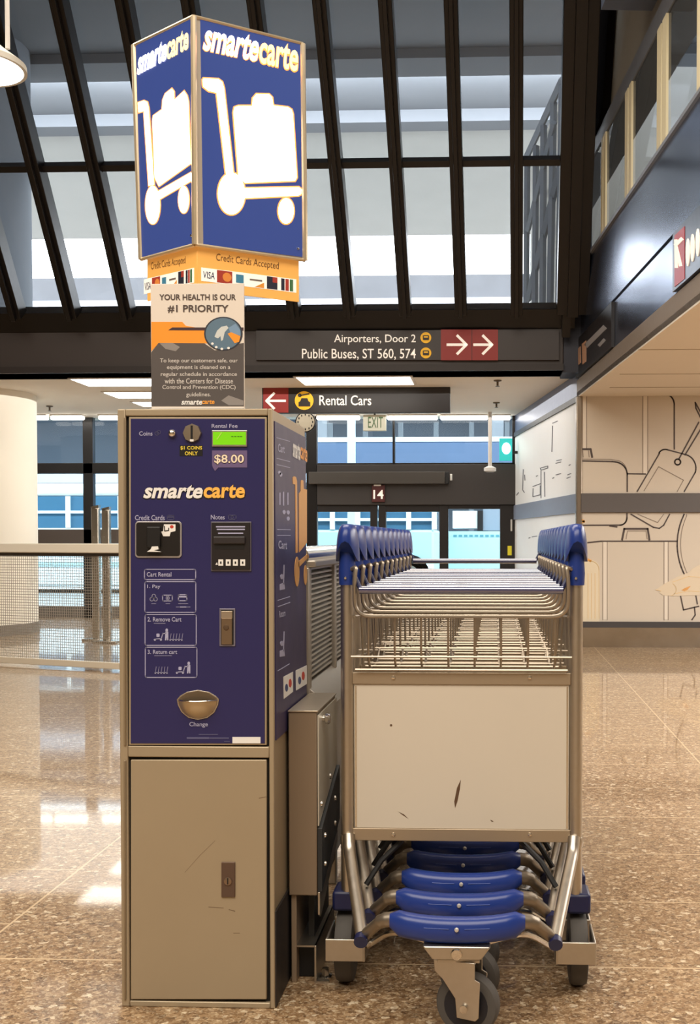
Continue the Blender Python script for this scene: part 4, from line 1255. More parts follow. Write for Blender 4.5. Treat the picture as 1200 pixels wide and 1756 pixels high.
def make_cart():
    r = thing('luggage_cart', 'x', 'luggage cart', (cw.x, cw.y, 0), 'nested luggage carts in a row')
    z_gt, z_hb, z_gb = zc(898), zc(955), zc(1003)
    z_j, z_wf = zc(1441), zc(1530)
    yf = -.245                                   # feet of the front braces
    zf = zc(1606, yf)
    xf = (cpx(957, 1606, yf).x - cpx(625, 1606, yf).x) / 2
    for s in (-1, 1):
        MB().tube([(s * PXH, 0, z_wf - .02), (s * PXH, 0, z_gb + .02)], .0175, 14).build('post', alu, r)
        j = MB().tube(smooth_path([(s * (PXH - .004), -.012, z_j + .015), (s * (PXH - .008), -.03, z_j - .02), (s * xf, yf, zf)]), .0155, 12).build('front_brace', alu, r)
        MB().cyl((s * xf, yf - .004, zf - .004), (s * xf, yf - .022, zf - .010), .0165, n=14).build('brace_plug', navyp, j)
        MB().lathe([(.019, -.012), (.021, 0), (.019, .012)], (s * PXH, 0, z_j), UP, 14).build('post_collar', alu, r)
        # grip: sleeve and hood
        g = MB().rings([[Vector((s * PXH + a_ * math.cos(t_), b_ * math.sin(t_) - .002, z)) for t_ in [k * math.pi / 8 for k in range(16)]] for a_, b_, z in ((.021, .022, z_gb), (.0225, .024, z_gb + .03), (.020, .024, z_hb), (.017, .022, z_hb + .06), (.010, .014, z_gt - .012))]).build('grip', bluep, r)
        rings = []
        for v in range(9):
            t_ = v / 8
            a_ = t_ * math.pi / 2
            ring = []
            for k in range(24):
                u_ = k * math.pi / 12
                cs_, sn_ = math.cos(u_), math.sin(u_)
                rx = .0295 * math.cos(a_) ** .45 if v < 8 else .0002
                ry = .062 * math.cos(a_) ** .5 if v < 8 else .0003
                zb_ = z_hb - .012 + .052 * max(0, -sn_) ** 3 
                zz = zb_ + (z_gt - zb_) * math.sin(a_) ** 1.0
                px_ = rx * (abs(cs_) ** .8) * (1 if cs_ > 0 else -1)
                ring.append(Vector((s * PXH + px_, .012 + ry * sn_, zz)))
            rings.append(ring)
        MB().rings(rings).build('hood', bluep, g)
        MB().lathe([(.004, 0), (.003, .002), (.0001, .0025)], (s * PXH - .002, -.0262, zc(991)), -NY, 10).build('grip_screw', chrome, g)
        # rear wheel in its fork
        xw = s * (PXH + .008)
        wr = .094
        wh = MB().lathe([(.03, -.022), (wr - .02, -.024), (wr - .004, -.021), (wr, -.012), (wr, .012), (wr - .004, .021), (wr - .02, .024), (.03, .022)], (xw, .03, wr), NX, 36).build('rear_wheel', tyre, r)
        MB().lathe([(.04, -.027), (.05, -.022), (.05, .022), (.04, .027)], (xw, .03, wr), NX, 20).build('hub', hubm, wh)
        MB().box((xw - .031, -.02, zc(1562)), (xw + .031, .075, z_wf + .004)).build('wheel_guard', navyp, r, bevel=.008)
        zu0, zu1 = zc(1650, -.09), zc(1612, -.09)
        mb = MB()
        mb.box((s * (PXH - .055), -.098, zu0), (s * (PXH + .046), -.090, zu1))
        mb.box((s * (PXH + .040), -.092, zu0), (s * (PXH + .046), .05, zu1))
        mb.box((s * (PXH - .055), -.1, zu0), (s * (PXH - .049), .02, zu1))
        mb.build('wheel_bracket', alu, r, bevel=.002)
        # bumper arm
        yb = -.30
        zb_ = zc(1580, yb)
        xb = (cpx(900, 1580, yb).x - cpx(668, 1580, yb).x) / 2
        MB().tube(smooth_path([(s * xb * .93, yb + .012, zb_), (s * (xb + .02), yb + .02, zb_ - .006), (s * (xf - .005), yf + .002, zf - .002)]), [.018] * 3 + [.0165] * 3 + [.014] * 2, 12).build('bumper_arm', mat('dull_aluminium', (150, 140, 126), .4, .9), r)
        MB().tube([(s * .152, .015, z_j - .004), (s * .205, -.005, zc(1476)), (s * (PXH - .05), -.03, zc(1513))], .0075, 8).build('strut', black, r)
        MB().tube(smooth_path([(s * (PXH - .06), -.09, (zu0 + zu1) / 2 + .01), (s * .16, -.19, zf - .005), (s * .07, -.262, zc(1614, -.26))]), .0075, 8).build('base_rod', chrome, r)
    # bumper
    yb = -.30
    zb_ = zc(1580, yb)
    xb = (cpx(900, 1580, yb).x - cpx(668, 1580, yb).x) / 2
    hh = (zc(1562, yb) - zc(1606, yb)) / 2
    rings = []
    for k in range(15):
        u_ = -1 + k / 7
        e_ = min(1, (1 - abs(u_)) * 5 + .35)
        sc_ = e_ ** .6
        x = u_ * xb
        yo = yb - .03 * (1 - u_ * u_)
        zz = -.018 * (1 - abs(u_) ** 3) * .55
        rings.append([Vector((x, yo + .024 * sc_ * math.cos(t_), zb_ + zz + hh * sc_ * (abs(math.sin(t_)) ** .7) * (1 if math.sin(t_) > 0 else -1))) for t_ in [j * math.pi / 8 for j in range(16)]])
    bm_ = MB().rings(rings).build('bumper', bluep, r)
    MB().lathe([(.0055, 0), (.004, .004), (.0001, .005)], (0, yb - .0545, zb_ - .002), -NY, 12).build('bumper_bolt', mat('pale_bolt', (210, 206, 200), .3, .4), bm_)
    for s in (-1, 1):
        MB().tube([(s * .018, yb - .0535, zb_ - .001), (s * .075, yb - .0465, zb_ - .001)], .001, 6).build('bumper_groove', mat('pale_blue_plastic', (58, 82, 160), .3), bm_)
    # caster
    yk = -.305
    zp0, zp1 = zc(1634, yk), zc(1611, yk)
    mb = MB()
    mb.hexa([(-.055, yk - .05, zp0), (.055, yk - .05, zp0), (.055, yk + .05, zp0), (-.055, yk + .05, zp0), (-.078, yk - .05, zp1), (.078, yk - .05, zp1), (.078, yk + .06, zp1), (-.078, yk + .06, zp1)])
    pt_ = mb.build('caster_plate', alu, r, bevel=.004)
    MB().lathe([(.014, 0), (.012, .003), (.0001, .004)], (0, yk - .05, (zp0 + zp1) / 2 - .002), (0, -1, -.1), 14).build('plate_boss', chrome, pt_)
    wr = .074
    ax = Vector((math.sin(math.radians(-14)), -math.cos(math.radians(14)), 0))   # axle, nearly along the row
    sd = Vector((-ax.y, ax.x, 0))
    c = Vector((.025, yk + .01, wr))
    MB().cyl(Vector((0.01, yk, zp0 + .002)), Vector((.01, yk, zp0 - .022)), .034, n=24).build('swivel', alu, r)
    fk = MB()
    for s in (1, -1):
        o_ = ax * (.032 * s)
        top = Vector((0.005, yk, zp0 - .008))
        P = [top + o_ - sd * .052, top + o_ + sd * .046, top + o_ + sd * .046 - UP * .038, top + o_ + sd * .058 - UP * .044, c + o_ + sd * .034 - UP * .02, c + o_ + sd * .026 - UP * .028, c + o_ - sd * .018 - UP * .024, c + o_ - sd * .022 + UP * .02, top + o_ - sd * .03 - UP * .044, top + o_ - sd * .05 - UP * .026]
        fk.prism(P, ax * (.003 * s))
    fk.box((-.045, yk - .034, zp0 - .012), (.052, yk + .034, zp0 - .004))
    fk.build('caster_fork', alu, r, bevel=.0015)
    cwh = MB().lathe([(.03, -.019), (wr - .018, -.021), (wr - .004, -.018), (wr, -.010), (wr, .010), (wr - .004, .018), (wr - .018, .021), (.03, .019)], c, ax, 40).build('caster_wheel', tyre, r)
    MB().lathe([(.052, -.0215), (.052, .0215)], c, ax, 30).build('caster_hub', hubm, cwh)
    MB().cyl(c - ax * .042, c + ax * .043, .009, n=12).build('axle_bolt', chrome, cwh)
    # flat bars and board
    z0, z1, z2, z3_ = zc(1153), zc(1173), zc(1420), zc(1441)
    xb_ = PXH - .014
    ub = MB().box((-xb_, -.012, z1), (xb_, -.004, z0)).build('upper_bar', mat('tan_steel_bar', (176, 160, 138), .4, .7), r, bevel=.0015)
    lb = MB().box((-xb_, -.012, z3_), (xb_, -.004, z2)).build('lower_bar', mat('tan_steel_bar'), r, bevel=.0015) if False else MB().box((-xb_, -.012, z3_), (xb_, -.004, z2)).build('lower_bar', MATS['tan_steel_bar'], r, bevel=.0015)
    for par, yy in ((ub, 1161), (lb, 1429)):
        for xx in (674, 907):
            p = cpx(xx, yy)
            MB().lathe([(.0055, 0), (.0045, .003), (.0001, .004)], (p.x - cxo, -.012, p.z), -NY, 12).build('bolt', chrome, par)
    bd = MB().box((-xb_ + .004, -.008, z2), (xb_ - .004, -.003, z1)).build('board', boardm, r, bevel=.001)
    for s in (-1, 1): MB().box((s * (xb_ - .010), -.0095, z2 + .004), (s * (xb_ - .006), -.002, z1 - .004)).build('board_edge', chrome, bd)
    # brake bar
    zbar = zc(1011)
    xbar = (cpx(966, 1011).x - cpx(621, 1011).x) / 2
    bb = MB().tube([(-xbar, -.035, zbar), (xbar, -.035, zbar)], .0105, 12).build('brake_bar', mat('blue_bar', (34, 42, 96), .1, coat=1.0), r)
    for s in (-1, 1):
        MB().tube([(s * (xbar - .004), -.035, zbar), (s * (PXH - .012), -.012, zbar + .05)], .006, 8).build('bar_lever', navyp, bb)
    # wire basket
    zr, zm_, zb2_ = zc(1056), zc(1125), zc(1153)
    zt_ = zc(974)
    xr_ = (cpx(973, 1056).x - cpx(611, 1056).x) / 2
    rim = []
    for s in (-1, 1):
        rim.append([(s * (PXH - .012), -.018, zt_ - .003), (s * (xr_ - .004), -.03, zt_ + .004), (s * xr_, -.035, zt_ - .03), (s * xr_, -.03, zr)])
    path = rim[0] + [Vector(p) for p in rim[1][::-1]]
    MB().tube(smooth_path(path), .0055, 8).build('basket_rim', wirem, r)
    w_ = MB()
    for xx in (632, 677, 722, 768, 813, 858, 904, 950):
        p = cpx(xx, 1100)
        x = p.x - cxo
        w_.tube(smooth_path([(x, -.028, zr), (x, -.022, zb2_ + .006), (x * .96, .10, zb2_ + .012), (x * .94, .12, zb2_ + .05)]), .0032, 6)
    w_.tube([(-PXH + .012, -.026, zm_), (PXH - .012, -.026, zm_)], .0028, 6)
    w_.tube([(-xr_, -.02, zb2_ + .008), (xr_, -.02, zb2_ + .008)], .0034, 6)
    for yy, dz in ((.03, .012), (.08, .014)):
        w_.tube([(-xr_ + .02, yy, zb2_ + dz), (xr_ - .02, yy, zb2_ + dz)], .003, 6)
    w_.tube([(-xr_ + .03, .12, zb2_ + .05), (xr_ - .03, .12, zb2_ + .05)], .0034, 6)
    for s in (-1, 1):
        w_.tube([(s * xr_, -.03, zr), (s * (xr_ - .03), .11, zr - .004)], .0034, 6)
        w_.tube([(s * xr_, -.026, zm_), (s * (xr_ - .03), .11, zm_ - .002)], .003, 6)
        for yy in (.02, .065, .11):
            x = xr_ - .03 * (yy + .03) / .14
            w_.tube([(s * x, yy, zr), (s * (x - .006), yy, zb2_ + .012)], .003, 6)
    w_.build('basket_wire', wirem, r)
    return r
def dup(root, loc):
    r = root.copy()
    C.objects.link(r)
    r.location = loc
    for ch in list(root.children):
        c = ch.copy(); C.objects.link(c); c.parent = r
        for g in ch.children:
            d = g.copy(); C.objects.link(d); d.parent = c
    return r
SPACING = .175
first = make_cart()
first['label'] = 'front luggage cart of the row, with dark scratch on its board'
carts = [first]
proto = dup(first, first.location)
ordn = ['second', 'third', 'fourth', 'fifth', 'sixth', 'seventh', 'eighth', 'ninth', 'tenth', 'eleventh']
for i in range(1, 12):
    c = proto if i == 1 else dup(first, first.location)
    c.location = (cw.x, cw.y + SPACING * i, 0)
    if i < 11: c['label'] = 'luggage cart with blue grips, %s back from the front of the nested row' % ordn[i - 1]
    else: c['label'] = 'rearmost luggage cart of the nested row, its blue bar raised above the others'
    carts.append(c)
for ch in carts[-1].children:
    if ch.name.startswith('brake_bar'): ch.location.z = .038
# marks on the front board only
BM = Map((0, CYW - .008, 0), -NY, first.location)
bdo = [c for c in first.children if c.name.startswith('board')][0]
mb = MB()
def b8(x, y): return (540 + x / 2.4, 1120 + y / 2.4)
ppoly(mb, BM, [b8(*p) for p in ((600, 520), (596, 560), (586, 610), (576, 638), (573, 610), (584, 555))], 0, .0004)
ppoly(mb, BM, [b8(*p) for p in ((342, 652), (365, 663), (385, 682), (363, 668))], 0, .0004)
ppoly(mb, BM, [b8(*p) for p in ell(313, 297, 5, 5, 8)], 0, .0004)
ppoly(mb, BM, [b8(*p) for p in ((720, 685), (735, 692), (728, 695))], 0, .0004)
mb.build('scratch', mat('brown_scratch', (92, 66, 44), .6), bdo, smooth=False)

# ------------------------------------------------------------------ LOCKING UNIT AND LOUVRED BARRIER BESIDE THE CARTS
ly_ = hx(490, 1221, KR).y
bx1 = hy(543, 1300, ly_).x
bz1, bz0 = hy(515, 1221, ly_).z, hy(515, 1536, ly_).z
lu = thing('cart_lock_box', 'beige metal box unit with silver side plate between kiosk and carts', 'lock box', ((KR + bx1) / 2 + .003, ly_ + .2, 0))
LO = lu.location
hw_ = (bx1 - KR) / 2 - .003
ye = .145
MB().box((-hw_, -.2, bz0), (hw_, ye, bz1)).build('box', mat('brown_beige_box', (142, 124, 104), .45, .3, var=.03, vscale=4), lu, bevel=.003)
MB().box((-hw_ - .0005, -.203, bz1), (hw_ + .004, ye, bz1 + .004)).build('top_plate', mat('polished_top', (196, 184, 166), .3, .7), lu, bevel=.001)
sp2 = MB()
z_a, z_b = bz1 - .008, hx(545, 1415, bx1).z
sp2.prism([Vector((hw_ + .001, -.195, z_a)), Vector((hw_ + .001, -.195, z_b)), Vector((hw_ + .001, ye, z_b + .10)), Vector((hw_ + .001, ye, z_a))], (.004, 0, 0))
side_p = sp2.build('side_plate', mat('silver_side_plate', (206, 200, 186), .4, .35, var=.05), lu, bevel=.001)
kp_ = hx(563, 1232, bx1 + .02) - LO
MB().lathe([(.008, 0), (.008, .006), (.0145, .009), (.0155, .016), (.012, .021), (.0001, .022)], (hw_ + .004, kp_.y, kp_.z), NX, 22).build('knob', chrome, lu)
bk = MB()
bk.prism([Vector((hw_ + .001, -.197, z_b - .005)), Vector((hw_ + .001, ye, z_b + .094)), Vector((hw_ + .001, ye, z_b - .06)), Vector((hw_ + .001, -.197, z_b - .17))], (.012, 0, 0))
bkp = bk.build('black_plate', mat('black_rubber_plate', (44, 46, 48), .5), lu, bevel=.001)
mb = MB()
for yy, zz in ((-.15, z_b - .035), (-.15, z_b - .11), (.04, z_b + .02), (.04, z_b - .05), (-.16, z_b + .05), (.0, z_b + .09)):
    mb.lathe([(.008, 0), (.007, .004), (.0001, .006)], (hw_ + (.013 if zz < z_b + .03 else .005), yy, zz), NX, 12)
mb.build('rivet', chrome, lu)
mb = MB()
mb.prism([Vector((hw_ + .001, -.197, z_b - .172)), Vector((hw_ + .001, ye, z_b - .062)), Vector((hw_ + .001, ye, z_b - .12)), Vector((hw_ + .001, -.18, bz0 - .06)), Vector((hw_ + .001, -.197, bz0 - .05))], (.006, 0, 0))
mb.build('deflector_plate', alu, lu, bevel=.001)
# floor rail under the box
MB().box((-hw_ + .004, -.19, 0), (-hw_ + .018, ye, bz0)).build('rail_web', mat('beige_rail', (158, 138, 116), .45, .4), lu, bevel=.002)
MB().box((hw_ - .010, -.19, 0), (hw_ - .004, ye, bz0 * .42)).build('rail_flange', alu, lu, bevel=.001)
MB().box((-hw_ + .018, -.188, bz0 * .40), (hw_ - .004, ye, bz0 * .42)).build('rail_shelf', alu, lu)
MB().box((-hw_ + .018, -.15, .002), (hw_ - .010, ye, bz0 * .39)).build('rail_core', black, lu)
MB().box((hw_ - .035, -.12, bz0 * .42), (hw_ - .02, ye, bz0)).build('hanger', black, lu)
mb = MB()
mb.lathe([(.018, 0), (.018, .008), (.010, .012), (.010, .03), (.0001, .03)], (hw_ + .016, -.165, 0), UP, 6)
mb.build('anchor_bolt', chrome, lu)
MB().box((hw_ - .006, -.19, 0), (hw_ + .028, -.13, .004)).build('foot_plate', alu, lu)

by0 = KY + KD + .02
bX = KR - .005
lv = thing('louvred_barrier', 'stainless barrier with slatted louvres behind the kiosk', 'barrier', (bX, by0 + 1.1, 0))
LV = lv.location
L0, L1 = by0 - LV.y, by0 + 2.2 - LV.y
zr1 = hx(532, 942, bX).z
zr0 = hx(532, 972, bX).z
zs0 = hx(533, 1168, bX).z
stl = mat('satin_steel', (182, 174, 162), .35, .55, var=.05)
MB().box((-.07, L0, zr0), (.03, L1, zr0 + .02)).build('top_cap', stl, lv, bevel=.004)
MB().tube([(-.02, L0, zr1 - .02), (-.02, L1, zr1 - .02)], .03, 18).build('top_rail', chrome, lv)
npost = 6
for k in range(npost):
    yy = L0 + .012 + (L1 - L0 - .024) * k / (npost - 1)
    yy += .10 if 0 < k < 3 else 0
    MB().box((-.03, yy - .022, 0), (.012, yy + .022, zr0)).build('post', stl, lv, bevel=.003)
slat_m = mat('slat_steel', (208, 203, 194), .35, .4)
ns = 22
for k in range(ns):
    z = zs0 + .012 + (zr0 - zs0 - .02) * k / (ns - 1)
    MB().hexa([(-.02, L0, z + .006), (.002, L0, z - .001), (.002, L1, z - .001), (-.02, L1, z + .006), (-.02, L0, z + .009), (.002, L0, z + .0045), (.002, L1, z + .0045), (-.02, L1, z + .009)]).build('slat', slat_m, lv)
MB().box((-.03, L0, zs0), (-.022, L1, zr0)).build('backing', mat('dark_backing', (40, 38, 38), .7), lv)
MB().hexa([(-.03, L0, zs0 - .05), (.075, L0, zs0 - .065), (.075, L1, zs0 - .065), (-.03, L1, zs0 - .05), (-.03, L0, zs0), (.0, L0, zs0), (.0, L1, zs0), (-.03, L1, zs0)]).build('ledge', stl, lv, bevel=.002)
MB().box((-.03, L0, .08), (.0, L1, zs0 - .05)).build('lower_panel', stl, lv)

# ------------------------------------------------------------------ MESH RAILING
ra, rb = hz(-120, 1133, 0), hz(215, 1152, 0)
rdir = (rb - ra); RL = rdir.length; rdir.normalize()
rn = Vector((rdir.y, -rdir.x, 0))
rb2 = rb + rdir * .5
RL += .5
rail = thing('mesh_railing', 'low railing with fine wire mesh infill and pale handrail at left', 'railing', ra + rdir * (RL / 2))
RO = rail.location
RM = Map(ra, rn)
zt3, zt4 = RM(100, 932).z, RM(100, 948).z
zb3, zb4 = RM(100, 1131).z, RM(100, 1143).z
def rbox(s0, s1, d0, d1, z0, z1, name, m, bevel=.004):
    P = [ra + rdir * s0 + rn * d0, ra + rdir * s1 + rn * d0, ra + rdir * s1 + rn * d1, ra + rdir * s0 + rn * d1]
    P = [p - RO for p in P]
    return MB().hexa([Vector((p.x, p.y, z0)) for p in P] + [Vector((p.x, p.y, z1)) for p in P]).build(name, m, rail, bevel=bevel)
rbox(-.5, RL, -.05, .05, zt4, zt3, 'handrail', mat('pale_handrail', (232, 224, 208), .35), .008)
rbox(-.5, RL, -.012, .012, zt4 - .03, zt4, 'top_channel', mat('dark_channel', (70, 64, 58), .5))
rbox(-.5, RL, -.025, .025, max(zb4, .02), zb3, 'bottom_rail', mat('pale_rail', (216, 204, 184), .35), .004)
mb = MB()
ncol = int((RL + .5) / .0245)
def wire(s0, z0, s1, z1, t_=.0022):
    a_, b_ = ra + rdir * s0 - RO, ra + rdir * s1 - RO
    mb.tube([(a_.x, a_.y, z0), (b_.x, b_.y, z1)], t_, 4)
for k in range(ncol + 1): wire(-.5 + .0245 * k, zb3, -.5 + .0245 * k, zt4 - .03)
zz = zb3 + .012
while zz < zt4 - .03:
    wire(-.5, zz, RL, zz)
    zz += .0245
mb.build('wire_mesh', mat('grey_wire', (160, 151, 138), .45, .2), rail, smooth=False)
for s_ in (-.45, RL - .05):
    rbox(s_ - .02, s_ + .02, -.02, .02, 0, zt4, 'post', stl)

# stainless bollards beyond the railing
def bollard(x, ytop, ybase, label, w_=.085):
    p = hz(x, ybase, 0)
    z = hy(x, ytop, p.y).z
    r = thing('bollard', label, 'bollard', (p.x, p.y, 0), 'stainless bollards beyond the mesh railing')
    MB().box((-w_ / 2, -.04, .02), (w_ / 2, .04, z - .03)).build('shaft', steel, r, bevel=.01)
    MB().hexa([(-w_ / 2, -.04, z - .03), (w_ / 2, -.04, z - .03), (w_ / 2, .04, z - .03), (-w_ / 2, .04, z - .03), (-w_ / 2, -.04, z - .02), (w_ / 2, -.04, z), (w_ / 2, .04, z), (-w_ / 2, .04, z - .02)]).build('cap', chrome, r)
    MB().box((-w_ - .05, -.12, 0), (w_ + .05, .12, .025)).build('base_plate', steel, r, bevel=.006)
bollard(166, 866, 1098, 'left stainless bollard standing beyond the mesh railing')
bollard(184, 869, 1102, 'right stainless bollard beyond the mesh railing, beside the kiosk edge')

# ------------------------------------------------------------------ SIGNS
redm = mat('sign_red', (148, 44, 40), .5)
yelm = mat('sign_yellow', (244, 184, 34), .5, emit=(244, 184, 34), es=.15)
wsign = mat('sign_white', (244, 236, 224), .5, emit=(244, 236, 224), es=.35)
def arrow(mb, Mp, x0, x1, yc, h_, wd, d, right=True):
    if right:
        stroke(mb, Mp, [(x0, yc), (x1 - 2, yc)], wd, 0, d)
        stroke(mb, Mp, [(x1 - h_, yc - h_), (x1, yc), (x1 - h_, yc + h_)], wd, 0, d)
    else:
        stroke(mb, Mp, [(x1, yc), (x0 + 2, yc)], wd, 0, d)
        stroke(mb, Mp, [(x0 + h_, yc - h_), (x0, yc), (x0 + h_, yc + h_)], wd, 0, d)
def s7(x, y): return (430 + x / 2.1429, 540 + y / 2.1429)
a = hy(440, 568, YH - .03); b = hy(958, 617, YH - .03)
ds = thing('direction_sign', 'long dark sign for airporters and public buses on the header beam', 'sign', ((a.x + b.x) / 2, YH - .01, b.z))
DL = ds.location
DM = Map((0, YH - .035, 0), -NY, DL)
mb = MB()
prect(mb, Map((0, YH, 0), -NY, DL), 440, 568, 958, 618, 0.0, .035)
sb = mb.build('sign_board', mat('sign_charcoal', (54, 47, 46), .45), ds, smooth=False)
text('sign_lettering', DM, 'Airporters, Door 2', *s7(306, 72), *s7(606, 110), wsign, sb, d=.004, bold=.005)
text('sign_lettering', DM, 'Public Buses, ST 560, 574', *s7(188, 124), *s7(606, 166), wsign, sb, d=.004, bold=.005)
for yy in (84, 140):
    mb = MB()
    ppoly(mb, DM, [s7(*p) for p in ell(643, yy, 20, 20, 24)], 0, .006)
    ic = mb.build('bus_icon', yelm, sb, smooth=False)
    mb = MB()
    ppoly(mb, DM, [s7(*p) for p in rr(632, yy - 9, 655, yy + 9, 3, 2)], 0, .010)
    mb.build('bus_symbol', mat('sign_black', (34, 28, 26), .5), ic, smooth=False)
    mb = MB()
    prect(mb, DM, *s7(636, yy - 5), *s7(651, yy), 0, .014)
    mb.build('bus_symbol_window', yelm, ic, smooth=False)
for x0, x1, a0, a1 in ((698, 811, 722, 792), (813, 908, 820, 886)):
    mb = MB()
    prect(mb, DM, *s7(x0, 54), *s7(x1, 167), 0, .005)
    q = mb.build('red_square', redm, sb, smooth=False)
    mb = MB()
    arrow(mb, DM, s7(a0, 0)[0], s7(a1, 0)[0], s7(0, 110)[1], 15.5, 4.4, .010)
    mb.build('arrow', wsign, q, smooth=False)
# rental cars sign hung in the lobby
ry = 13.75
a = hy(451, 663, ry); b = hy(772, 708, ry)
rs = thing('hanging_sign', 'hanging black rental cars sign with red arrow square', 'sign', ((a.x + b.x) / 2, ry, b.z))
RLc = rs.location
RMp = Map((0, ry - .06, 0), -NY, RLc)
sb = MB().box((a.x - RLc.x, -.06, 0), (b.x - RLc.x, .06, a.z - b.z)).build('sign_board', mat('sign_black_board', (36, 32, 32), .45), rs, bevel=.004)
for s in (-.35, .35):
    MB().cyl(((b.x - a.x) * s, 0, a.z - b.z), ((b.x - a.x) * s, 0, Z_LOBBY - RLc.z), .012, n=10).build('hanger_rod', darkm, rs)
mb = MB(); prect(mb, RMp, 451.5, 664, 494.5, 707.5, 0, .005)
q = mb.build('red_square', redm, sb, smooth=False)
mb = MB(); arrow(mb, RMp, 457, 489, 687.5, 13, 4.0, .010, False)
mb.build('arrow', wsign, q, smooth=False)
mb = MB(); ppoly(mb, RMp, ell(521.5, 687, 16, 16, 30), 0, .006)
ic = mb.build('car_icon', yelm, sb, smooth=False)
mb = MB()
ppoly(mb, RMp, [(512, 697), (512, 690), (515, 688), (517, 683), (527, 683), (529, 688), (532, 690), (532, 697)], 0, .011)
ppoly(mb, RMp, ell(514, 678, 3.4, 3.2, 12), 0, .011)
stroke(mb, RMp, [(516, 678), (530, 675.5)], 2.2, 0, .011)
mb.build('car_symbol', mat('sign_black', (34, 28, 26), .5), ic, smooth=False)
text('sign_lettering', RMp, 'Rental Cars', 547.5, 678, 636.5, 695, wsign, sb, d=.004, bold=.006)
# exit sign, round sign, teal sign, number plate, sensor pole
def plate(name, label, cat, x0, y0, x1, y1, Y, th, m, rod=None, bevel=.004):
    a, b = hy(x0, y0, Y), hy(x1, y1, Y)
    r = thing(name, label, cat, ((a.x + b.x) / 2, Y, b.z))
    bd = MB().box((a.x - r.location.x, -th / 2, 0), (b.x - r.location.x, th / 2, a.z - b.z)).build('board', m, r, bevel=bevel)
    if rod:
        MB().cyl((0, 0, a.z - b.z), (0, 0, Z_LOBBY - r.location.z), .015, n=10).build('hanger_rod', darkm, r)
    return r, bd, Map((0, Y - th / 2, 0), -NY, r.location)
r, bd, Mp = plate('exit_sign', 'white exit sign with green letters hanging before the doors', 'exit sign', 623, 712, 662, 739, 16.3, .08, mat('exit_white', (206, 206, 190), .5), True)
text('exit_lettering', Mp, 'EXIT', 631, 715, 656.5, 733.5, mat('exit_green', (74, 104, 66), .5), bd, d=.003, bold=.0)
r, bd, Mp = plate('door_number_plate', 'small dark red plate with number fourteen above the doors', 'sign', 637.5, 832, 660, 861, YW - .18, .03, mat('plate_maroon', (74, 22, 22), .5))
text('number_lettering', Mp, '14', 640, 840, 657.5, 855.5, wsign, bd, d=.003, bold=.02)
mb = MB(); prect(mb, Mp, 641, 831, 653, 833.5, 0, .02); mb.build('plate_lamp', mat('pale_lens', (220, 214, 206), .4), bd, smooth=False)
# round sign half hidden by the kiosk
c = dist(524, 724, 14.4)
rs_ = thing('round_sign', 'round cream sign with dark rim half hidden behind the kiosk', 'sign', (c.x, c.y, c.z - .13))
rad = (dist(541.5, 724, 14.4) - c).length
MB().lathe([(rad, -.02), (rad, .02)], (0, 0, .13), -NY, 36).build('rim', darkm, rs_)
MB().lathe([(rad * .9, 0), (rad * .9, .024)], (0, 0, .13), -NY, 36).build('face', mat('cream_dial', (228, 220, 198), .5), rs_)
mb = MB()
for k in range(12):
    t_ = k * math.pi / 6
    mb.box((rad * .72 * math.sin(t_) - .006, -.027, .13 + rad * .72 * math.cos(t_) - .012), (rad * .72 * math.sin(t_) + .006, -.024, .13 + rad * .72 * math.cos(t_) + .012))
mb.build('mark', black, rs_, smooth=False)
MB().cyl((0, 0, .13 + rad), (0, 0, Z_LOBBY - c.z + .13), .012, n=8).build('hanger_rod', darkm, rs_)
r, bd, Mp = plate('lit_sign', 'glowing teal green sign beside the white wall at the doors', 'sign', 856, 752, 878, 790, 16.6, .06, mat('teal_sign_case', (40, 150, 150), .4, emit=(20, 190, 180), es=.7))
mb = MB(); ppoly(mb, Mp, ell(868, 769, 7.5, 10, 20), 0, .006)
mb.build('lit_symbol', mat('lit_pale_green', (220, 255, 250), .4, emit=(210, 255, 246), es=3), bd, smooth=False)
a = dist(867, 790, 16.6)
MB().box((-.02, .03, .1), (.5, .05, .14)).build('wall_bracket', darkm, r)
sp0 = dist(840, 806, 16.4)
po = thing('sensor_pole', 'white sensor on a pole hanging from the lobby ceiling', 'sensor', (sp0.x, sp0.y, sp0.z))
wpm = mat('white_enamel', (214, 208, 202), .4)
MB().cyl((0, 0, .04), (0, 0, Z_LOBBY - sp0.z), .028, n=14).build('pole', wpm, po)
MB().lathe([(.05, -.03), (.085, -.015), (.085, .03), (.03, .055)], (0, 0, 0), UP, 24).build('sensor_head', wpm, po)
# lights in the lobby ceiling
lampm = mat('lamp_diffuser', (255, 250, 240), .5, emit=(255, 248, 236), es=5.0)
def clight(x0, x1, y0, y1, label):
    ym = (y0 + y1) / 2
    p0, p1 = hz((x0 + x1) / 2, y1, Z_LOBBY), hz((x0 + x1) / 2, y0, Z_LOBBY)
    xm0, xm1 = hz(x0, ym, Z_LOBBY).x, hz(x1, ym, Z_LOBBY).x
    r = thing('ceiling_light', label, 'ceiling light', ((xm0 + xm1) / 2, (p0.y + p1.y) / 2, Z_LOBBY), 'recessed lobby ceiling lights')
    h, d_ = (xm1 - xm0) / 2, abs(p1.y - p0.y) / 2
    MB().box((-h - .03, -d_ - .03, -.012), (h + .03, d_ + .03, 0)).build('trim_ring', wpm, r)
    MB().box((-h, -d_, -.016), (h, d_, -.010)).build('diffuser', lampm, r, smooth=False)
clight(515, 706, 645, 658, 'recessed light above the rental cars sign')
clight(136, 330, 648, 660, 'recessed light left of the placard, nearest the header')
clight(190, 345, 671, 681, 'recessed light left of the placard, second from the header')
clight(236, 350, 688, 695, 'recessed light just above the kiosk left edge')
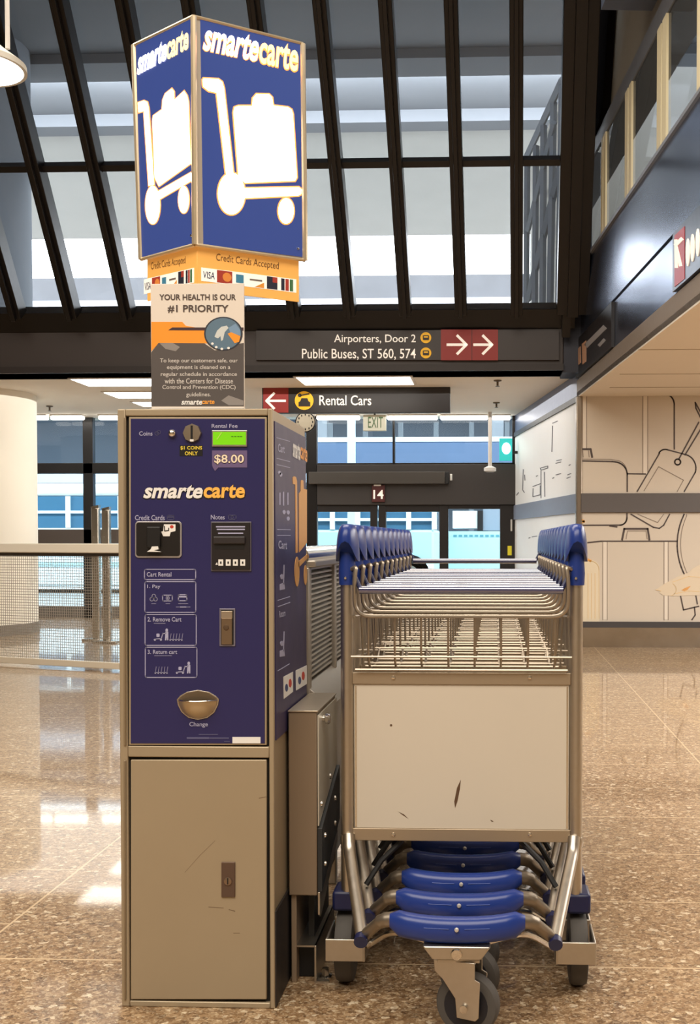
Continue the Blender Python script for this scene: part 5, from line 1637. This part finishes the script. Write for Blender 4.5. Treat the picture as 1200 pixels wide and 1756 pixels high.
def strip(x0, x1, label):
    a, b = dist(x0, 716, 16.75), dist(x1, 716, 16.75)
    r = thing('strip_light', label, 'ceiling light', ((a.x + b.x) / 2, (a.y + b.y) / 2, Z_LOBBY), 'strip lights over the window wall')
    h = (b.x - a.x) / 2
    zb = dist(x0, 720, 16.75).z - Z_LOBBY
    MB().box((-h, -.06, zb), (h, .06, -.02)).build('tube', lampm, r, bevel=.02)
    MB().box((-h, -.08, -.02), (h, .08, 0)).build('housing', wpm, r)
strip(543, 617, 'strip light over the doors beside the round sign')
strip(664, 750, 'strip light over the doors right of the exit sign')
strip(755, 836, 'strip light over the doors left of the sensor pole')
strip(844, 875, 'short strip light over the doors right of the sensor pole')
strip(58, 82, 'short strip light over the left windows beside the pillar')
strip(88, 144, 'strip light over the left windows left of the dark mullion')
strip(170, 205, 'strip light over the left windows beside the kiosk')
def sprink(x, y, label):
    p = hz(x, y - 4, Z_LOBBY)
    r = thing('sprinkler', label, 'sprinkler', (p.x, p.y, Z_LOBBY), 'lobby ceiling sprinklers')
    MB().lathe([(.045, 0), (.045, -.012), (.012, -.02), (.012, -.06), (.0001, -.062)], (0, 0, 0), UP, 16).build('body', mat('dull_brass', (110, 96, 80), .4, .7), r)
    MB().lathe([(.024, -.07), (.024, -.066)], (0, 0, 0), UP, 12).build('deflector', darkm, r)
sprink(853, 656, 'ceiling sprinkler right of the rental cars sign, nearer the header')
sprink(851, 694, 'ceiling sprinkler right of the rental cars sign, nearer the doors')
sprink(85, 700, 'ceiling sprinkler above the left lobby windows')
# signs on the mezzanine fascia
def fsign(name, label, x0, x1, z0, z1, m):
    a, b = FM(x0, 600), FM(x1, 500)
    c = (a + b) / 2
    r = thing(name, label, 'sign', (c.x, c.y, z0))
    P = [a - fn * .01, b - fn * .01, b + fn * .02, a + fn * .02]
    P = [Vector((p.x - c.x, p.y - c.y, 0)) for p in P]
    bd = MB().hexa([p for p in P] + [p + UP * (z1 - z0) for p in P]).build('board', m, r, smooth=False)
    return r, bd, Map(fa + fn * .02, fn, r.location)
r, bd, Mp = fsign('fascia_sign', 'dark sign panel with pale lettering at the far end of the fascia', 990, 1052, z_lip + .005, z_mid - .015, mat('fascia_sign_dark', (30, 28, 30), .4))
mb = MB()
ppoly(mb, Mp, [(991, 598), (995, 594), (996, 622), (992, 626)], 0, .004)
ppoly(mb, Mp, [(998, 590), (1005, 584), (1005, 620), (999, 625)], 0, .004)
mb.build('symbol', mat('tan_symbol', (196, 150, 120), .5), bd, smooth=False)
mb = MB()
stroke(mb, Mp, [(1006, 592), (1036, 562)], 8, 0, .004)
stroke(mb, Mp, [(1028, 592), (1036, 583)], 5, 0, .004)
mb.build('lettering', mat('grey_lettering', (150, 146, 146), .5), bd, smooth=False)
r, bd, Mp = fsign('fascia_sign', 'grey sign panel with red square and white figures on the near fascia', 1157, 1400, z_lip + .005, z_mid - .015, mat('fascia_sign_grey', (84, 90, 104), .3, .6))
mb = MB()
ppoly(mb, Mp, [(1157, 404), (1174, 388), (1174, 478), (1157, 492)], 0, .004)
rq = mb.build('red_square', mat('faded_red', (176, 70, 78), .4), bd, smooth=False)
mb = MB()
stroke(mb, Mp, [(1160, 420), (1170, 410)], 6, 0, .008)
stroke(mb, Mp, [(1160, 412), (1161, 458)], 5, 0, .008)
stroke(mb, Mp, [(1161, 425), (1168, 455)], 5, 0, .008)
mb.build('arrow', wsign, rq, smooth=False)
mb = MB()
for x, y in ((1180, 433), (1188, 425), (1197, 416), (1207, 406), (1219, 394)):
    ppoly(mb, Mp, ell(x, y, 3.2, 24, 16), 0, .006)
mb.build('figure', wsign, bd, smooth=False)
# pendant lamp
pp = dist(-42, 118, 6.2)
pn = thing('pendant_lamp', 'hanging lamp with glowing underside at the top left', 'lamp', (pp.x, pp.y, pp.z))
rad = (dist(42, 118, 6.2) - pp).length
MB().lathe([(rad, 0), (rad * .99, .03), (rad * .62, .10), (rad * .3, .17), (.03, .2), (.0001, .2)], (0, 0, 0), UP, 40).build('shade', mat('pale_shade', (190, 184, 172), .5, .2), pn)
MB().lathe([(.0001, -.012), (rad * .8, -.01), (rad * .93, .0)], (0, 0, 0), UP, 40).build('diffuser', lampm, pn)
x_off = dist(14, 60, 6.2).x - pp.x
MB().cyl((x_off, 0, .1), (x_off - .01, 0, Z_TOP - pp.z), .012, n=10).build('rod', wpm, pn)
MB().cyl((-x_off, 0, .1), (-x_off - .01, 0, Z_TOP - pp.z), .012, n=10).build('rod', wpm, pn)
